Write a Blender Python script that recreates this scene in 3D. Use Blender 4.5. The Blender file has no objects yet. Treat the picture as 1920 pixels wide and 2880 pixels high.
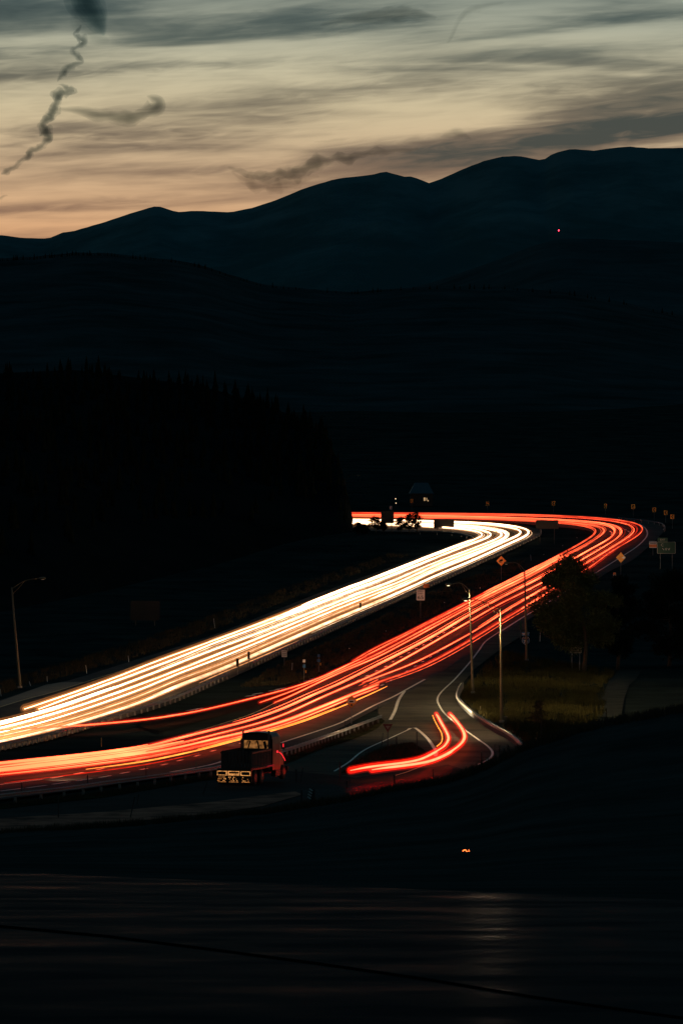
import bpy, bmesh, math, random
from mathutils import Vector, Matrix, noise
from mathutils.geometry import tessellate_polygon
random.seed(7)
R = math.radians
scene = bpy.context.scene
COL = scene.collection

# ------------------------------------------------------------------ camera
F = 13500.0                      # focal length in photo pixels (1920 x 2880)
CZ = 30.7                        # camera height above the motorway
PITCH = math.atan(240.0 / F)
cam_d = bpy.data.cameras.new('camera')
cam_d.sensor_fit = 'VERTICAL'
cam_d.sensor_height = 36.0
cam_d.lens = F / 2880.0 * 36.0
cam_d.clip_start = 0.5
cam_d.clip_end = 120000
cam = bpy.data.objects.new('camera', cam_d)
cam.location = (0, 0, CZ)
cam.rotation_euler = (math.pi / 2 - PITCH, 0, 0)
COL.objects.link(cam)
scene.camera = cam

# ------------------------------------------------------------------ sky (dusk, after sunset: no direct sun)
world = bpy.data.worlds.new('World')
scene.world = world
world.use_nodes = True
SKY_STRENGTH = 1.0
NISHITA_STRENGTH = 0.06


def srgb(r, g, b):
    f = lambda c: (c / 255.0) / 12.92 if c <= 10 else (((c / 255.0) + 0.055) / 1.055) ** 2.4
    return (f(r), f(g), f(b), 1.0)


class NT:
    """small helper to write node trees"""
    def __init__(s, tree):
        s.t = tree

    def n(s, typ, **kw):
        nd = s.t.nodes.new(typ)
        for k, v in kw.items():
            if k.startswith('i_'):
                nd.inputs[k[2:]].default_value = v
            else:
                setattr(nd, k, v)
        return nd

    def l(s, a, b):
        s.t.links.new(a, b)

    def m(s, op, a, b=None, c=None, clamp=False):
        nd = s.t.nodes.new('ShaderNodeMath')
        nd.operation = op
        nd.use_clamp = clamp
        for k, v in enumerate((a, b, c)):
            if v is None:
                continue
            if isinstance(v, (int, float)):
                nd.inputs[k].default_value = v
            else:
                s.l(v, nd.inputs[k])
        return nd.outputs[0]

    def ramp(s, fac, stops, interp='EASE'):
        nd = s.t.nodes.new('ShaderNodeValToRGB')
        cr = nd.color_ramp
        cr.interpolation = interp
        while len(cr.elements) > 1:
            cr.elements.remove(cr.elements[-1])
        cr.elements[0].position = stops[0][0]
        cr.elements[0].color = stops[0][1]
        for p, c in stops[1:]:
            e = cr.elements.new(p)
            e.color = c
        s.l(fac, nd.inputs[0])
        return nd.outputs[0]

    def mix(s, fac, a, b, blend='MIX'):
        nd = s.t.nodes.new('ShaderNodeMix')
        nd.data_type = 'RGBA'
        nd.blend_type = blend
        for sock, v in ((nd.inputs[0], fac), (nd.inputs[6], a), (nd.inputs[7], b)):
            if isinstance(v, (int, float)):
                sock.default_value = v
            elif isinstance(v, tuple):
                sock.default_value = v
            else:
                s.l(v, sock)
        return nd.outputs[2]


def build_world():
    nt = world.node_tree
    nt.nodes.clear()
    k = NT(nt)
    out = k.n('ShaderNodeOutputWorld')
    bg = k.n('ShaderNodeBackground')
    k.l(bg.outputs[0], out.inputs[0])
    tc = k.n('ShaderNodeTexCoord')
    sep = k.n('ShaderNodeSeparateXYZ')
    k.l(tc.outputs['Generated'], sep.inputs[0])
    x, y, z = sep.outputs
    el = k.m('ARCSINE', z)                              # elevation (rad)
    az = k.m('ARCTAN2', x, y)                           # azimuth from the sunset (rad)
    # clear-sky afterglow by elevation (0 .. 0.5 rad on the ramp)
    e2 = k.m('DIVIDE', el, 0.5, clamp=True)
    g = lambda v: v / 0.5
    sky = k.ramp(e2, [
        (0.0, srgb(226, 156, 106)), (g(.038), srgb(222, 166, 120)), (g(.046), srgb(214, 172, 131)),
        (g(.055), srgb(204, 174, 138)), (g(.066), srgb(206, 189, 153)), (g(.075), srgb(198, 190, 160)),
        (g(.083), srgb(166, 168, 149)), (g(.092), srgb(130, 140, 130)), (g(.14), srgb(100, 122, 124)), (g(.25), srgb(62, 92, 102)),
        (1.0, srgb(36, 76, 92))], 'LINEAR')
    cloud = k.ramp(e2, [
        (0.0, srgb(150, 105, 82)), (g(.042), srgb(140, 106, 86)), (g(.058), srgb(112, 96, 82)),
        (g(.07), srgb(108, 102, 88)), (g(.08), srgb(84, 94, 88)), (g(.092), srgb(58, 76, 78)),
        (g(.14), srgb(46, 68, 74)), (g(.25), srgb(38, 62, 72)), (1.0, srgb(28, 62, 76))], 'LINEAR')
    # streaked cirrus: noise stretched along the horizon, rising slightly to the right
    def streak(sa, se, tilt, off, detail=6, rough=.55, dist=0.0):
        cmb = k.n('ShaderNodeCombineXYZ')
        v = k.m('SUBTRACT', el, k.m('MULTIPLY', az, tilt))
        k.l(k.m('MULTIPLY', az, sa), cmb.inputs[0])
        k.l(k.m('MULTIPLY', v, se), cmb.inputs[1])
        cmb.inputs[2].default_value = off
        nz = k.n('ShaderNodeTexNoise')
        nz.inputs['Scale'].default_value = 1.0
        nz.inputs['Detail'].default_value = detail
        nz.inputs['Roughness'].default_value = rough
        nz.inputs['Distortion'].default_value = dist
        k.l(cmb.outputs[0], nz.inputs['Vector'])
        return nz.outputs[0]
    s1 = streak(13, 120, .055, 3.7, 5, .52, .5)
    s2 = streak(24, 330, .03, 9.1, 4, .5, .5)
    s3 = streak(10, 62, .12, 5.3, 3, .5, .4)
    s4 = streak(90, 620, .1, 1.3, 4, .5, 1.0)
    a = k.m('ADD', k.m('MULTIPLY', s1, .60), k.m('MULTIPLY', s2, .30))
    a = k.m('ADD', k.m('SUBTRACT', a, .10), k.m('MULTIPLY', s3, .42))
    a = k.m('ADD', a, k.m('MULTIPLY', s4, .08))
    # long bands of stratus lying across the afterglow: (start az, el, end az, el, half width, weight), in 1/13500 rad
    tex = k.m('ADD', k.m('MULTIPLY', s4, 1.1), k.m('MULTIPLY', s1, .9))
    wrp = k.m('MULTIPLY', k.m('SUBTRACT', s1, .5), 60.0)
    A_, E_ = k.m('MULTIPLY', az, 13500.0), k.m('ADD', k.m('MULTIPLY', el, 13500.0), wrp)
    tot = None
    for a0, e0, a1, e1, w, wt in [
            (-1100, 975, -270, 1015, 17, .95), (-1100, 1035, -740, 1063, 12, .7), (-600, 1085, -120, 1140, 26, .8), (-160, 1132, 300, 1152, 28, .95),
            (-1200, 1180, -560, 1195, 30, .7), (-900, 790, -60, 855, 30, .62), (-1100, 815, -480, 815, 24, .6), (-560, 715, -240, 732, 11, .55),
            (-1150, 590, -520, 632, 15, .75), (-280, 925, 360, 962, 24, .5), (360, 935, 1250, 985, 20, .75), (500, 880, 1300, 930, 28, .9),
            (150, 750, 1250, 880, 36, 1.45), (620, 810, 1350, 890, 26, .9), (-120, 752, 380, 806, 15, .7), (660, 1142, 1300, 1165, 13, .6), (320, 1030, 700, 1042, 16, .5),
            (620, 1022, 1000, 1012, 18, .5), (620, 838, 1300, 865, 20, .7), (-700, 880, -200, 905, 14, .35)]:
        t = k.m('DIVIDE', k.m('SUBTRACT', A_, a0), float(a1 - a0))
        d = k.m('DIVIDE', k.m('SUBTRACT', E_, k.m('MULTIPLY_ADD', t, float(e1 - e0), float(e0))), float(w) * 1.35)
        gss = k.m('EXPONENT', k.m('MULTIPLY', k.m('MULTIPLY', d, d), -1.0))
        c2 = k.m('MULTIPLY', k.m('SUBTRACT', t, .5), 1.75)
        end = k.m('EXPONENT', k.m('MULTIPLY', k.m('POWER', k.m('ABSOLUTE', c2), 4.0), -1.0))
        v = k.m('MULTIPLY', k.m('MULTIPLY', gss, end), wt)
        tot = v if tot is None else k.m('ADD', tot, v)
    a = k.m('ADD', a, k.m('MULTIPLY', k.m('MULTIPLY', tot, tex), .17))
    mask = k.n('ShaderNodeMapRange', interpolation_type='SMOOTHERSTEP')
    mask.inputs['From Min'].default_value = .44
    mask.inputs['From Max'].default_value = .84
    k.l(a, mask.inputs[0])
    col = k.mix(mask.outputs[0], sky, cloud)
    dark = k.n('ShaderNodeMapRange', interpolation_type='SMOOTHERSTEP')
    dark.inputs['From Min'].default_value = .74
    dark.inputs['From Max'].default_value = 1.0
    k.l(a, dark.inputs[0])
    dark_c = k.ramp(e2, [(0.0, srgb(70, 62, 58)), (g(.06), srgb(44, 58, 60)), (g(.09), srgb(34, 54, 58)),
                         (g(.25), srgb(28, 52, 62)), (1.0, srgb(22, 52, 66))], 'LINEAR')
    col = k.mix(k.m('MULTIPLY', dark.outputs[0], .85), col, dark_c)
    # the afterglow fades away from the sunset
    fall = k.n('ShaderNodeMapRange', interpolation_type='SMOOTHSTEP')
    fall.inputs['From Min'].default_value = 2.2
    fall.inputs['From Max'].default_value = .1
    fall.inputs['To Min'].default_value = .45
    fall.inputs['To Max'].default_value = 1.0
    k.l(k.m('ABSOLUTE', az), fall.inputs[0])
    cf = k.n('ShaderNodeCombineColor')
    for q in range(3):
        k.l(fall.outputs[0], cf.inputs[q])
    col = k.mix(1.0, col, cf.outputs[0], 'MULTIPLY')
    nish = k.n('ShaderNodeTexSky', sky_type='NISHITA', sun_disc=False)
    nish.sun_elevation = R(-4.0)
    nish.sun_rotation = R(0.0)
    nish.altitude = 2300
    ns = k.mix(1.0, nish.outputs[0], (NISHITA_STRENGTH,) * 3 + (1,), 'MULTIPLY')
    col = k.mix(1.0, col, ns, 'ADD')
    k.l(col, bg.inputs[0])
    bg.inputs[1].default_value = SKY_STRENGTH


build_world()
vs = scene.view_settings
vs.view_transform = 'Standard'
vs.look = 'None'
vs.exposure = 0.0
vs.gamma = 1.0
vs.use_curve_mapping = False
scene.cycles.use_denoising = True
scene.cycles.max_bounces = 5
scene.cycles.diffuse_bounces = 2
scene.cycles.glossy_bounces = 3
scene.cycles.transparent_max_bounces = 12
scene.cycles.sample_clamp_indirect = 4.0
scene.cycles.use_light_tree = True

# ------------------------------------------------------------------ ground profile and projection helpers
ZC = [(200, 8.4), (270, 7.6), (330, 6.1), (400, 3.2), (487, 0.4), (560, 0.0), (640, 0.0), (760, 0.0), (900, 0.2), (1000, 3.4),
      (1100, 8.2), (1150, 9.7), (1200, 11.2), (1400, 17.0), (1700, 27.0), (2200, 44.0), (2600, 58.0)]


def zg(Y):
    if Y <= ZC[0][0]:
        return ZC[0][1]
    if Y >= ZC[-1][0]:
        return ZC[-1][1]
    for i in range(len(ZC) - 1):
        x0, y0 = ZC[i]
        x1, y1 = ZC[i + 1]
        if x0 <= Y <= x1:
            def slope(j):
                if j == 0 or j == len(ZC) - 1:
                    return 0.0
                a = (ZC[j][1] - ZC[j - 1][1]) / (ZC[j][0] - ZC[j - 1][0])
                b = (ZC[j + 1][1] - ZC[j][1]) / (ZC[j + 1][0] - ZC[j][0])
                return 0.0 if a * b <= 0 else 2 * a * b / (a + b)
            h = x1 - x0
            t = (Y - x0) / h
            m0, m1 = slope(i), slope(i + 1)
            return ((2 * t**3 - 3 * t**2 + 1) * y0 + (t**3 - 2 * t**2 + t) * h * m0 +
                    (-2 * t**3 + 3 * t**2) * y1 + (t**3 - t**2) * h * m1)


SA, CA = math.sin(PITCH), math.cos(PITCH)


def ray(px, py):
    """slopes X/Y and Z/Y of the line of sight through a photo pixel"""
    u, v = px - 960.0, 1440.0 - py
    fy = CA * F + SA * v
    return u / fy, (-SA * F + CA * v) / fy


def at(px, py, Y):
    a, b = ray(px, py)
    return Vector((a * Y, Y, CZ + b * Y))


def P(px, py, h=0.0):
    """the place on the ground (plus h metres) that the photo shows at a pixel"""
    a, b = ray(px, py)
    g = lambda Y: CZ + b * Y - zg(Y) - h
    lo = 215.0
    Y = lo
    while Y < 2600 and g(Y) > 0:
        lo = Y
        Y += 8
    hi = Y
    for _ in range(30):
        mid = (lo + hi) / 2
        if g(mid) > 0:
            lo = mid
        else:
            hi = mid
    Y = (lo + hi) / 2
    return Vector((a * Y, Y, zg(Y) + h))


def crom(pts, sub=6):
    """Catmull-Rom through 3-D points"""
    out = []
    n = len(pts)
    for i in range(n - 1):
        p0, p1, p2, p3 = pts[max(i - 1, 0)], pts[i], pts[i + 1], pts[min(i + 2, n - 1)]
        for s in range(sub):
            t = s / sub
            out.append(0.5 * ((2 * p1) + (p2 - p0) * t + (2 * p0 - 5 * p1 + 4 * p2 - p3) * t * t +
                              (3 * p1 - p0 - 3 * p2 + p3) * t**3))
    out.append(pts[-1].copy())
    return out


def resample(pts, step):
    d = [0.0]
    for a, b in zip(pts, pts[1:]):
        d.append(d[-1] + (b - a).length)
    n = max(2, int(d[-1] / step) + 1)
    out, j = [], 0
    for i in range(n):
        s = d[-1] * i / (n - 1)
        while j < len(d) - 2 and d[j + 1] < s:
            j += 1
        w = (s - d[j]) / max(d[j + 1] - d[j], 1e-6)
        out.append(pts[j].lerp(pts[j + 1], w))
    return out


def path(pxs, h=0.0, step=4.0, smooth=0):
    p = resample([P(v.x, v.y, h) for v in crom([Vector((x, y, 0)) for x, y in pxs], 5)], step)
    for _ in range(smooth):
        q = [v.copy() for v in p]
        for i in range(1, len(p) - 1):
            p[i] = q[i] * .5 + (q[i - 1] + q[i + 1]) * .25
    for v in p:
        v.z = zg(v.y) + h
    return p


def interp(tab, x):
    if x <= tab[0][0]:
        return tab[0][1]
    for (x0, y0), (x1, y1) in zip(tab, tab[1:]):
        if x <= x1:
            t = (x - x0) / (x1 - x0)
            return y0 + (y1 - y0) * t
    return tab[-1][1]


# ------------------------------------------------------------------ materials
MATS = {}


def mat(name, base, rough=.7, metal=0.0, var=0.0, scale=1.0, spec=.5, bump=0.0, bscale=None, second=None, coord='Object', trans=0.0, gloss=None):
    if name in MATS:
        return MATS[name]
    m = bpy.data.materials.new(name)
    m.use_nodes = True
    k = NT(m.node_tree)
    b = m.node_tree.nodes['Principled BSDF']
    b.inputs['Roughness'].default_value = rough
    b.inputs['Metallic'].default_value = metal
    b.inputs['Specular IOR Level'].default_value = spec
    base = tuple(base) + (1,)
    if var or second:
        tc = k.n('ShaderNodeTexCoord')
        nz = k.n('ShaderNodeTexNoise')
        nz.inputs['Scale'].default_value = scale
        nz.inputs['Detail'].default_value = 6
        nz.inputs['Roughness'].default_value = .65
        k.l(tc.outputs[coord], nz.inputs['Vector'])
        lo = tuple(c * (1 - var) for c in base[:3]) + (1,)
        hi = (tuple(second) + (1,)) if second else tuple(min(1, c * (1 + var)) for c in base[:3]) + (1,)
        c = k.ramp(nz.outputs[0], [(.32, lo), (.68, hi)], 'LINEAR')
        k.l(c, b.inputs['Base Color'])
        rr = k.n('ShaderNodeMapRange')
        rr.inputs['To Min'].default_value = max(.05, rough - .12)
        rr.inputs['To Max'].default_value = min(1, rough + .12)
        k.l(nz.outputs[0], rr.inputs[0])
        k.l(rr.outputs[0], b.inputs['Roughness'])
    else:
        b.inputs['Base Color'].default_value = base
    if bump:
        tc = k.n('ShaderNodeTexCoord')
        nz = k.n('ShaderNodeTexNoise')
        nz.inputs['Scale'].default_value = bscale or scale * 4
        nz.inputs['Detail'].default_value = 5
        k.l(tc.outputs[coord], nz.inputs['Vector'])
        bp = k.n('ShaderNodeBump')
        bp.inputs['Strength'].default_value = 1.0
        bp.inputs['Distance'].default_value = bump
        k.l(nz.outputs[0], bp.inputs['Height'])
        k.l(bp.outputs[0], b.inputs['Normal'])
    if trans:
        b.inputs['Transmission Weight'].default_value = trans
    if gloss is not None:
        nt = m.node_tree
        df, gl_, mx = k.n('ShaderNodeBsdfDiffuse'), k.n('ShaderNodeBsdfGlossy'), k.n('ShaderNodeMixShader')
        for src, dst in (('Base Color', df.inputs[0]), ('Normal', df.inputs['Normal']), ('Roughness', gl_.inputs['Roughness']), ('Normal', gl_.inputs['Normal'])):
            if b.inputs[src].is_linked:
                k.l(b.inputs[src].links[0].from_socket, dst)
            elif src != 'Normal':
                dst.default_value = b.inputs[src].default_value
        mx.inputs[0].default_value = gloss
        k.l(df.outputs[0], mx.inputs[1])
        k.l(gl_.outputs[0], mx.inputs[2])
        k.l(mx.outputs[0], [n_ for n_ in nt.nodes if n_.type == 'OUTPUT_MATERIAL'][0].inputs[0])
        nt.nodes.remove(b)
    MATS[name] = m
    return m


def emit(name, col, strength, var=0.0, scale=.6):
    if name in MATS:
        return MATS[name]
    m = bpy.data.materials.new(name)
    m.use_nodes = True
    m.node_tree.nodes.clear()
    k = NT(m.node_tree)
    o = k.n('ShaderNodeOutputMaterial')
    e = k.n('ShaderNodeEmission')
    e.inputs[0].default_value = tuple(col) + (1,)
    e.inputs[1].default_value = strength
    if var:
        tc = k.n('ShaderNodeTexCoord')
        nz = k.n('ShaderNodeTexNoise')
        nz.inputs['Scale'].default_value = scale
        nz.inputs['Detail'].default_value = 3
        k.l(tc.outputs['Object'], nz.inputs['Vector'])
        mr = k.n('ShaderNodeMapRange')
        mr.inputs['From Min'].default_value = .3
        mr.inputs['From Max'].default_value = .7
        mr.inputs['To Min'].default_value = strength * (1 - var)
        mr.inputs['To Max'].default_value = strength * (1 + var)
        k.l(nz.outputs[0], mr.inputs[0])
        k.l(mr.outputs[0], e.inputs[1])
    k.l(e.outputs[0], o.inputs[0])
    MATS[name] = m
    return m


WHITE = (1.0, .64, .36)
RED = (1.0, .10, .034)
AMB = (1.0, .27, .04)
asphalt = mat('asphalt', (.05, .042, .036), .5, var=.35, scale=.18, bump=.01, bscale=6, gloss=.035)
asphalt_ramp = mat('ramp_asphalt', (.075, .062, .044), .6, var=.45, scale=.12, bump=.012, bscale=5, gloss=.02)
asphalt_front = mat('frontage_asphalt', (.028, .025, .022), .45, var=.6, scale=.1, bump=.02, bscale=1.5, gloss=.02)
soil = mat('verge_soil', (.020, .028, .028), .95, var=.5, scale=.09, gloss=0.0, second=(.034, .042, .038), bump=.05, bscale=2.0)
grass_soil = mat('grass_soil', (.02, .022, .012), .95, var=.5, scale=.2, gloss=0.0, second=(.05, .045, .02), bump=.05, bscale=3.0)
hill_soil = mat('hillside_soil', (.03, .036, .034), 1.0, var=.4, scale=.15, bump=.06, bscale=1.5, gloss=0.0)
paint_w = mat('white_road_paint', (.66, .6, .5), .6, var=.22, scale=1.2)
paint_y = mat('yellow_road_paint', (.5, .33, .08), .6, var=.25, scale=1.2)
steel = mat('galvanised_steel', (.10, .105, .11), .5, .6, var=.15, scale=.7)
steel_dull = mat('weathered_steel_post', (.2, .2, .2), .6, .5, var=.2, scale=1.5)
pole_m = mat('aluminium_pole', (.12, .10, .06), .5, .4, var=.1, scale=.6)
dark_post = mat('dark_post', (.03, .03, .03), .7, var=.2, scale=3)
white_post = mat('white_delineator', (.6, .6, .58), .6, var=.1, scale=3)
reflector = mat('reflector_button', (.9, .85, .75), .2)
reflector_a = mat('amber_reflector', (.9, .42, .08), .25)
sign_white = mat('white_sign_sheeting', (.78, .76, .72), .45, var=.06, scale=2)
sign_yellow = mat('yellow_sign_sheeting', (.9, .38, .04), .45, var=.08, scale=2)
sign_green = mat('green_sign_sheeting', (.006, .06, .035), .45, var=.1, scale=1)
sign_blue = mat('blue_sign_sheeting', (.01, .1, .25), .45, var=.1, scale=2)
sign_red = mat('red_sign_sheeting', (.1, .006, .008), .45, var=.1, scale=2)
sign_orange = mat('orange_sign_sheeting', (.85, .22, .05), .45, var=.1, scale=2)
sign_back = mat('aluminium_sign_back', (.028, .027, .025), .7, .1, var=.2, scale=.8)
sign_black = mat('black_sign_ink', (.01, .01, .01), .6)
bark = mat('pine_bark', (.05, .035, .024), .9, var=.4, scale=6, bump=.02)
needle = mat('pine_needles', (.05, .062, .02), .75, var=.5, scale=.9, spec=.2)
needle_dark = mat('spruce_needles', (.008, .013, .009), .9, var=.4, scale=.4, gloss=0.0)
straw = mat('dry_grass_blades', (.03, .024, .009), .85, var=.5, scale=.13, spec=.05, second=(.085, .074, .024))
straw_dark = mat('weed_stems', (.05, .042, .024), .9, var=.3, scale=2, spec=.1)

# ------------------------------------------------------------------ object helpers


def tag(o, label=None, cat=None, group=None, kind=None):
    if label:
        o['label'] = label
    if cat:
        o['category'] = cat
    if group:
        o['group'] = group
    if kind:
        o['kind'] = kind
    return o


def empty(name, loc, label=None, cat=None, group=None, rz=0.0):
    o = bpy.data.objects.new(name, None)
    o.location = loc
    o.rotation_euler = (0, 0, rz)
    o.empty_display_size = .3
    COL.objects.link(o)
    return tag(o, label, cat, group)


def link(name, me, m, parent=None, loc=None, smooth=False, world_coords=True):
    """mesh object; vertices are given in world space and re-based on loc / the parent"""
    o = bpy.data.objects.new(name, me)
    if m is not None and len(me.materials) == 0:
        me.materials.append(m)
    COL.objects.link(o)
    if smooth:
        for p in me.polygons:
            p.use_smooth = True
    if parent is not None:
        o.parent = parent
        if world_coords:
            mw = Matrix.Translation(parent.location) @ parent.rotation_euler.to_matrix().to_4x4()
            q = parent.parent
            while q is not None:
                mw = (Matrix.Translation(q.location) @ q.rotation_euler.to_matrix().to_4x4()) @ mw
                q = q.parent
            me.transform(mw.inverted())
    elif loc is not None:
        me.transform(Matrix.Translation(-Vector(loc)))
        o.location = loc
    return o


def mesh(verts, faces, name='mesh'):
    me = bpy.data.meshes.new(name)
    me.from_pydata([tuple(v) for v in verts], [], faces)
    me.update()
    return me


class MB:
    def __init__(s):
        s.v, s.f = [], []

    def add(s, verts, faces):
        n = len(s.v)
        s.v += [Vector(v) for v in verts]
        s.f += [tuple(i + n for i in f) for f in faces]
        return s

    def box(s, c, size, rot=None, bevel=0.0):
        bm = bmesh.new()
        bmesh.ops.create_cube(bm, size=1.0)
        for v in bm.verts:
            v.co = Vector((v.co.x * size[0], v.co.y * size[1], v.co.z * size[2]))
        if bevel:
            bmesh.ops.bevel(bm, geom=bm.edges[:], offset=bevel, segments=2, affect='EDGES')
        M = Matrix.Translation(Vector(c))
        if rot is not None:
            M = M @ rot.to_4x4()
        bm.transform(M)
        bm.verts.index_update()
        s.add([v.co.copy() for v in bm.verts], [[v.index for v in f.verts] for f in bm.faces])
        bm.free()
        return s

    def tube(s, pts, rad, seg=8, cap=True):
        pts = [Vector(p) for p in pts]
        n = len(pts)
        rads = rad if isinstance(rad, (list, tuple)) else [rad] * n
        rings = []
        up = Vector((0, 0, 1))
        for i, p in enumerate(pts):
            t = (pts[min(i + 1, n - 1)] - pts[max(i - 1, 0)]).normalized()
            ref = up if abs(t.z) < .95 else Vector((1, 0, 0))
            a = t.cross(ref).normalized()
            b = a.cross(t).normalized()
            rings.append([p + (a * math.cos(q * 2 * math.pi / seg) + b * math.sin(q * 2 * math.pi / seg)) * rads[i] for q in range(seg)])
        base = len(s.v)
        for r in rings:
            s.v += r
        for i in range(n - 1):
            for q in range(seg):
                q2 = (q + 1) % seg
                s.f.append((base + i * seg + q, base + i * seg + q2, base + (i + 1) * seg + q2, base + (i + 1) * seg + q))
        if cap:
            s.f.append(tuple(base + q for q in range(seg))[::-1])
            s.f.append(tuple(base + (n - 1) * seg + q for q in range(seg)))
        return s

    def prism(s, outline, depth, M):
        """flat outline (x, z) given thickness along local y"""
        n = len(outline)
        v = [M @ Vector((x, -depth / 2, z)) for x, z in outline] + [M @ Vector((x, depth / 2, z)) for x, z in outline]
        f = [tuple(range(n)), tuple(range(2 * n - 1, n - 1, -1))]
        f += [(i, i + n, (i + 1) % n + n, (i + 1) % n) for i in range(n)]
        return s.add(v, f)

    def build(s, name, m, parent=None, loc=None, smooth=False, world_coords=True):
        return link(name, mesh(s.v, s.f, name), m, parent, loc, smooth, world_coords)


def share(name, me, parent, loc, rz=0.0):
    o = bpy.data.objects.new(name, me)
    o.parent = parent
    o.location = loc
    o.rotation_euler = (0, 0, rz)
    COL.objects.link(o)
    return o


def grid_mesh(rows, name):
    nr, nc = len(rows), len(rows[0])
    v = [p for r in rows for p in r]
    f = [(i * nc + j, i * nc + j + 1, (i + 1) * nc + j + 1, (i + 1) * nc + j) for i in range(nr - 1) for j in range(nc - 1)]
    return mesh(v, f, name)


def strip(name, left, right, lift, m, cross=8, step=6.0, parent=None):
    a = crom([P(x, y) if not isinstance(x, Vector) else x for x, y in left])
    b = crom([P(x, y) for x, y in right])
    n = int(max(sum((q - p).length for p, q in zip(a, a[1:])), 1) / step)
    def even(p):
        L = sum((q - r).length for r, q in zip(p, p[1:]))
        return resample(p, L / n * .9999)[:n]
    a, b = even(a), even(b)
    k = min(len(a), len(b))
    rows = []
    for i in range(k):
        r = []
        for c in range(cross + 1):
            p = a[i].lerp(b[i], c / cross)
            p.z = zg(p.y) + lift
            r.append(p)
        rows.append(r)
    return link(name, grid_mesh(rows, name), m, parent)


def region(name, pxs, lift, m, cuts=4, parent=None):
    pts = [P(x, y) for x, y in pxs]
    bm = bmesh.new()
    vs_ = [bm.verts.new((p.x, p.y, 0)) for p in pts]
    tri = tessellate_polygon([[Vector((p.x, p.y, 0)) for p in pts]])
    for t in tri:
        try:
            bm.faces.new([vs_[i] for i in t])
        except ValueError:
            pass
    for _ in range(cuts):
        bmesh.ops.subdivide_edges(bm, edges=[e for e in bm.edges if e.calc_length() > 9], cuts=1, use_grid_fill=True)
        bmesh.ops.triangulate(bm, faces=bm.faces[:])
    bmesh.ops.recalc_face_normals(bm, faces=bm.faces[:])
    for v in bm.verts:
        v.co.z = zg(v.co.y) + lift
    me = bpy.data.meshes.new(name)
    bm.to_mesh(me)
    bm.free()
    if me.polygons and sum(p.normal.z for p in me.polygons) < 0:
        me.flip_normals()
    return link(name, me, m, parent)


def ribbon(pts, w, lift):
    """flat painted line along a ground path"""
    mb = MB()
    n = len(pts)
    ws = w if isinstance(w, list) else [w] * n
    v = []
    for i, p in enumerate(pts):
        t = (pts[min(i + 1, n - 1)] - pts[max(i - 1, 0)])
        t.z = 0
        t.normalize()
        s_ = Vector((-t.y, t.x, 0))
        for sg in (1, -1):
            q = p + s_ * (sg * ws[i] / 2)
            v.append(Vector((q.x, q.y, zg(q.y) + lift)))
    f = [(2 * i, 2 * i + 1, 2 * i + 3, 2 * i + 2) for i in range(n - 1)]
    return mb.add(v, f)


# ------------------------------------------------------------------ the ground
def build_ground():
    xs = [-420 + i * 12 for i in range(78)]
    ys, y = [], 268.0
    while y < 2600:
        ys.append(y)
        y += 5 if y < 1250 else 40
    rows = []
    for Y in ys:
        r = []
        w = max(1.0, Y / 1200)
        for X in xs:
            n = noise.noise(Vector((X * .03, Y * .012, 4))) * .06
            r.append(Vector((X * w, Y, zg(Y) - .16 - abs(n))))
        rows.append(r)
    tag(link('ground', grid_mesh(rows, 'ground'), soil), kind='structure')


build_ground()

# carriageways ------------------------------------------------------------
W_LEFT = [(-160, 2018), (-60, 1990), (0, 1969), (127, 1927), (200, 1912), (400, 1850), (600, 1785), (800, 1706), (953, 1648), (1106, 1592), (1217, 1550),
          (1290, 1524), (1318, 1514), (1324, 1509), (1304, 1503), (1260, 1499), (1180, 1497), (1050, 1494), (960, 1492), (860, 1491)]
W_RIGHT = [(-160, 2145), (-60, 2125), (0, 2111), (102, 2090), (204, 2063), (306, 2032), (400, 2006), (502, 1972), (604, 1928), (708, 1881), (800, 1838), (902, 1793),
           (1004, 1746), (1106, 1699), (1222, 1647), (1355, 1585), (1431, 1551), (1497, 1519), (1520, 1505), (1521, 1494), (1497, 1483),
           (1445, 1475), (1365, 1470), (1240, 1466), (1121, 1463.5), (996, 1462), (860, 1461)]
R_LEFT = [(-160, 2172), (-60, 2160), (0, 2152), (204, 2130), (400, 2103), (500, 2076), (604, 2044), (706, 2011), (772, 1981), (850, 1946), (953, 1890), (1055, 1832),
          (1200, 1752), (1320, 1692), (1480, 1608), (1540, 1577), (1610, 1542), (1652, 1517), (1667, 1506), (1666, 1499), (1652, 1492),
          (1623, 1487.5), (1569, 1483.5), (1500, 1476), (1418, 1469), (1365, 1466.5), (1240, 1463), (1121, 1461), (996, 1460), (860, 1459)]
R_RIGHT = [(-160, 2275), (-60, 2258), (0, 2249), (300, 2210), (620, 2162), (794, 2108), (940, 2056), (1048, 1999), (1103, 1972), (1194, 1919), (1300, 1854), (1400, 1792),
           (1480, 1746), (1544, 1708), (1684, 1626), (1771, 1579), (1806, 1552), (1845, 1516), (1866, 1494), (1868, 1485), (1860, 1477),
           (1837, 1470), (1799, 1463), (1735, 1456.5), (1633, 1449.5), (1480, 1444.5), (1240, 1441), (1121, 1440.5), (996, 1440), (860, 1440)]
road_in = tag(strip('inbound_carriageway', W_LEFT, W_RIGHT, 0.0, asphalt, 10), kind='structure')
road_out = tag(strip('outbound_carriageway', R_LEFT, R_RIGHT, 0.0, asphalt, 10), kind='structure')
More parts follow.
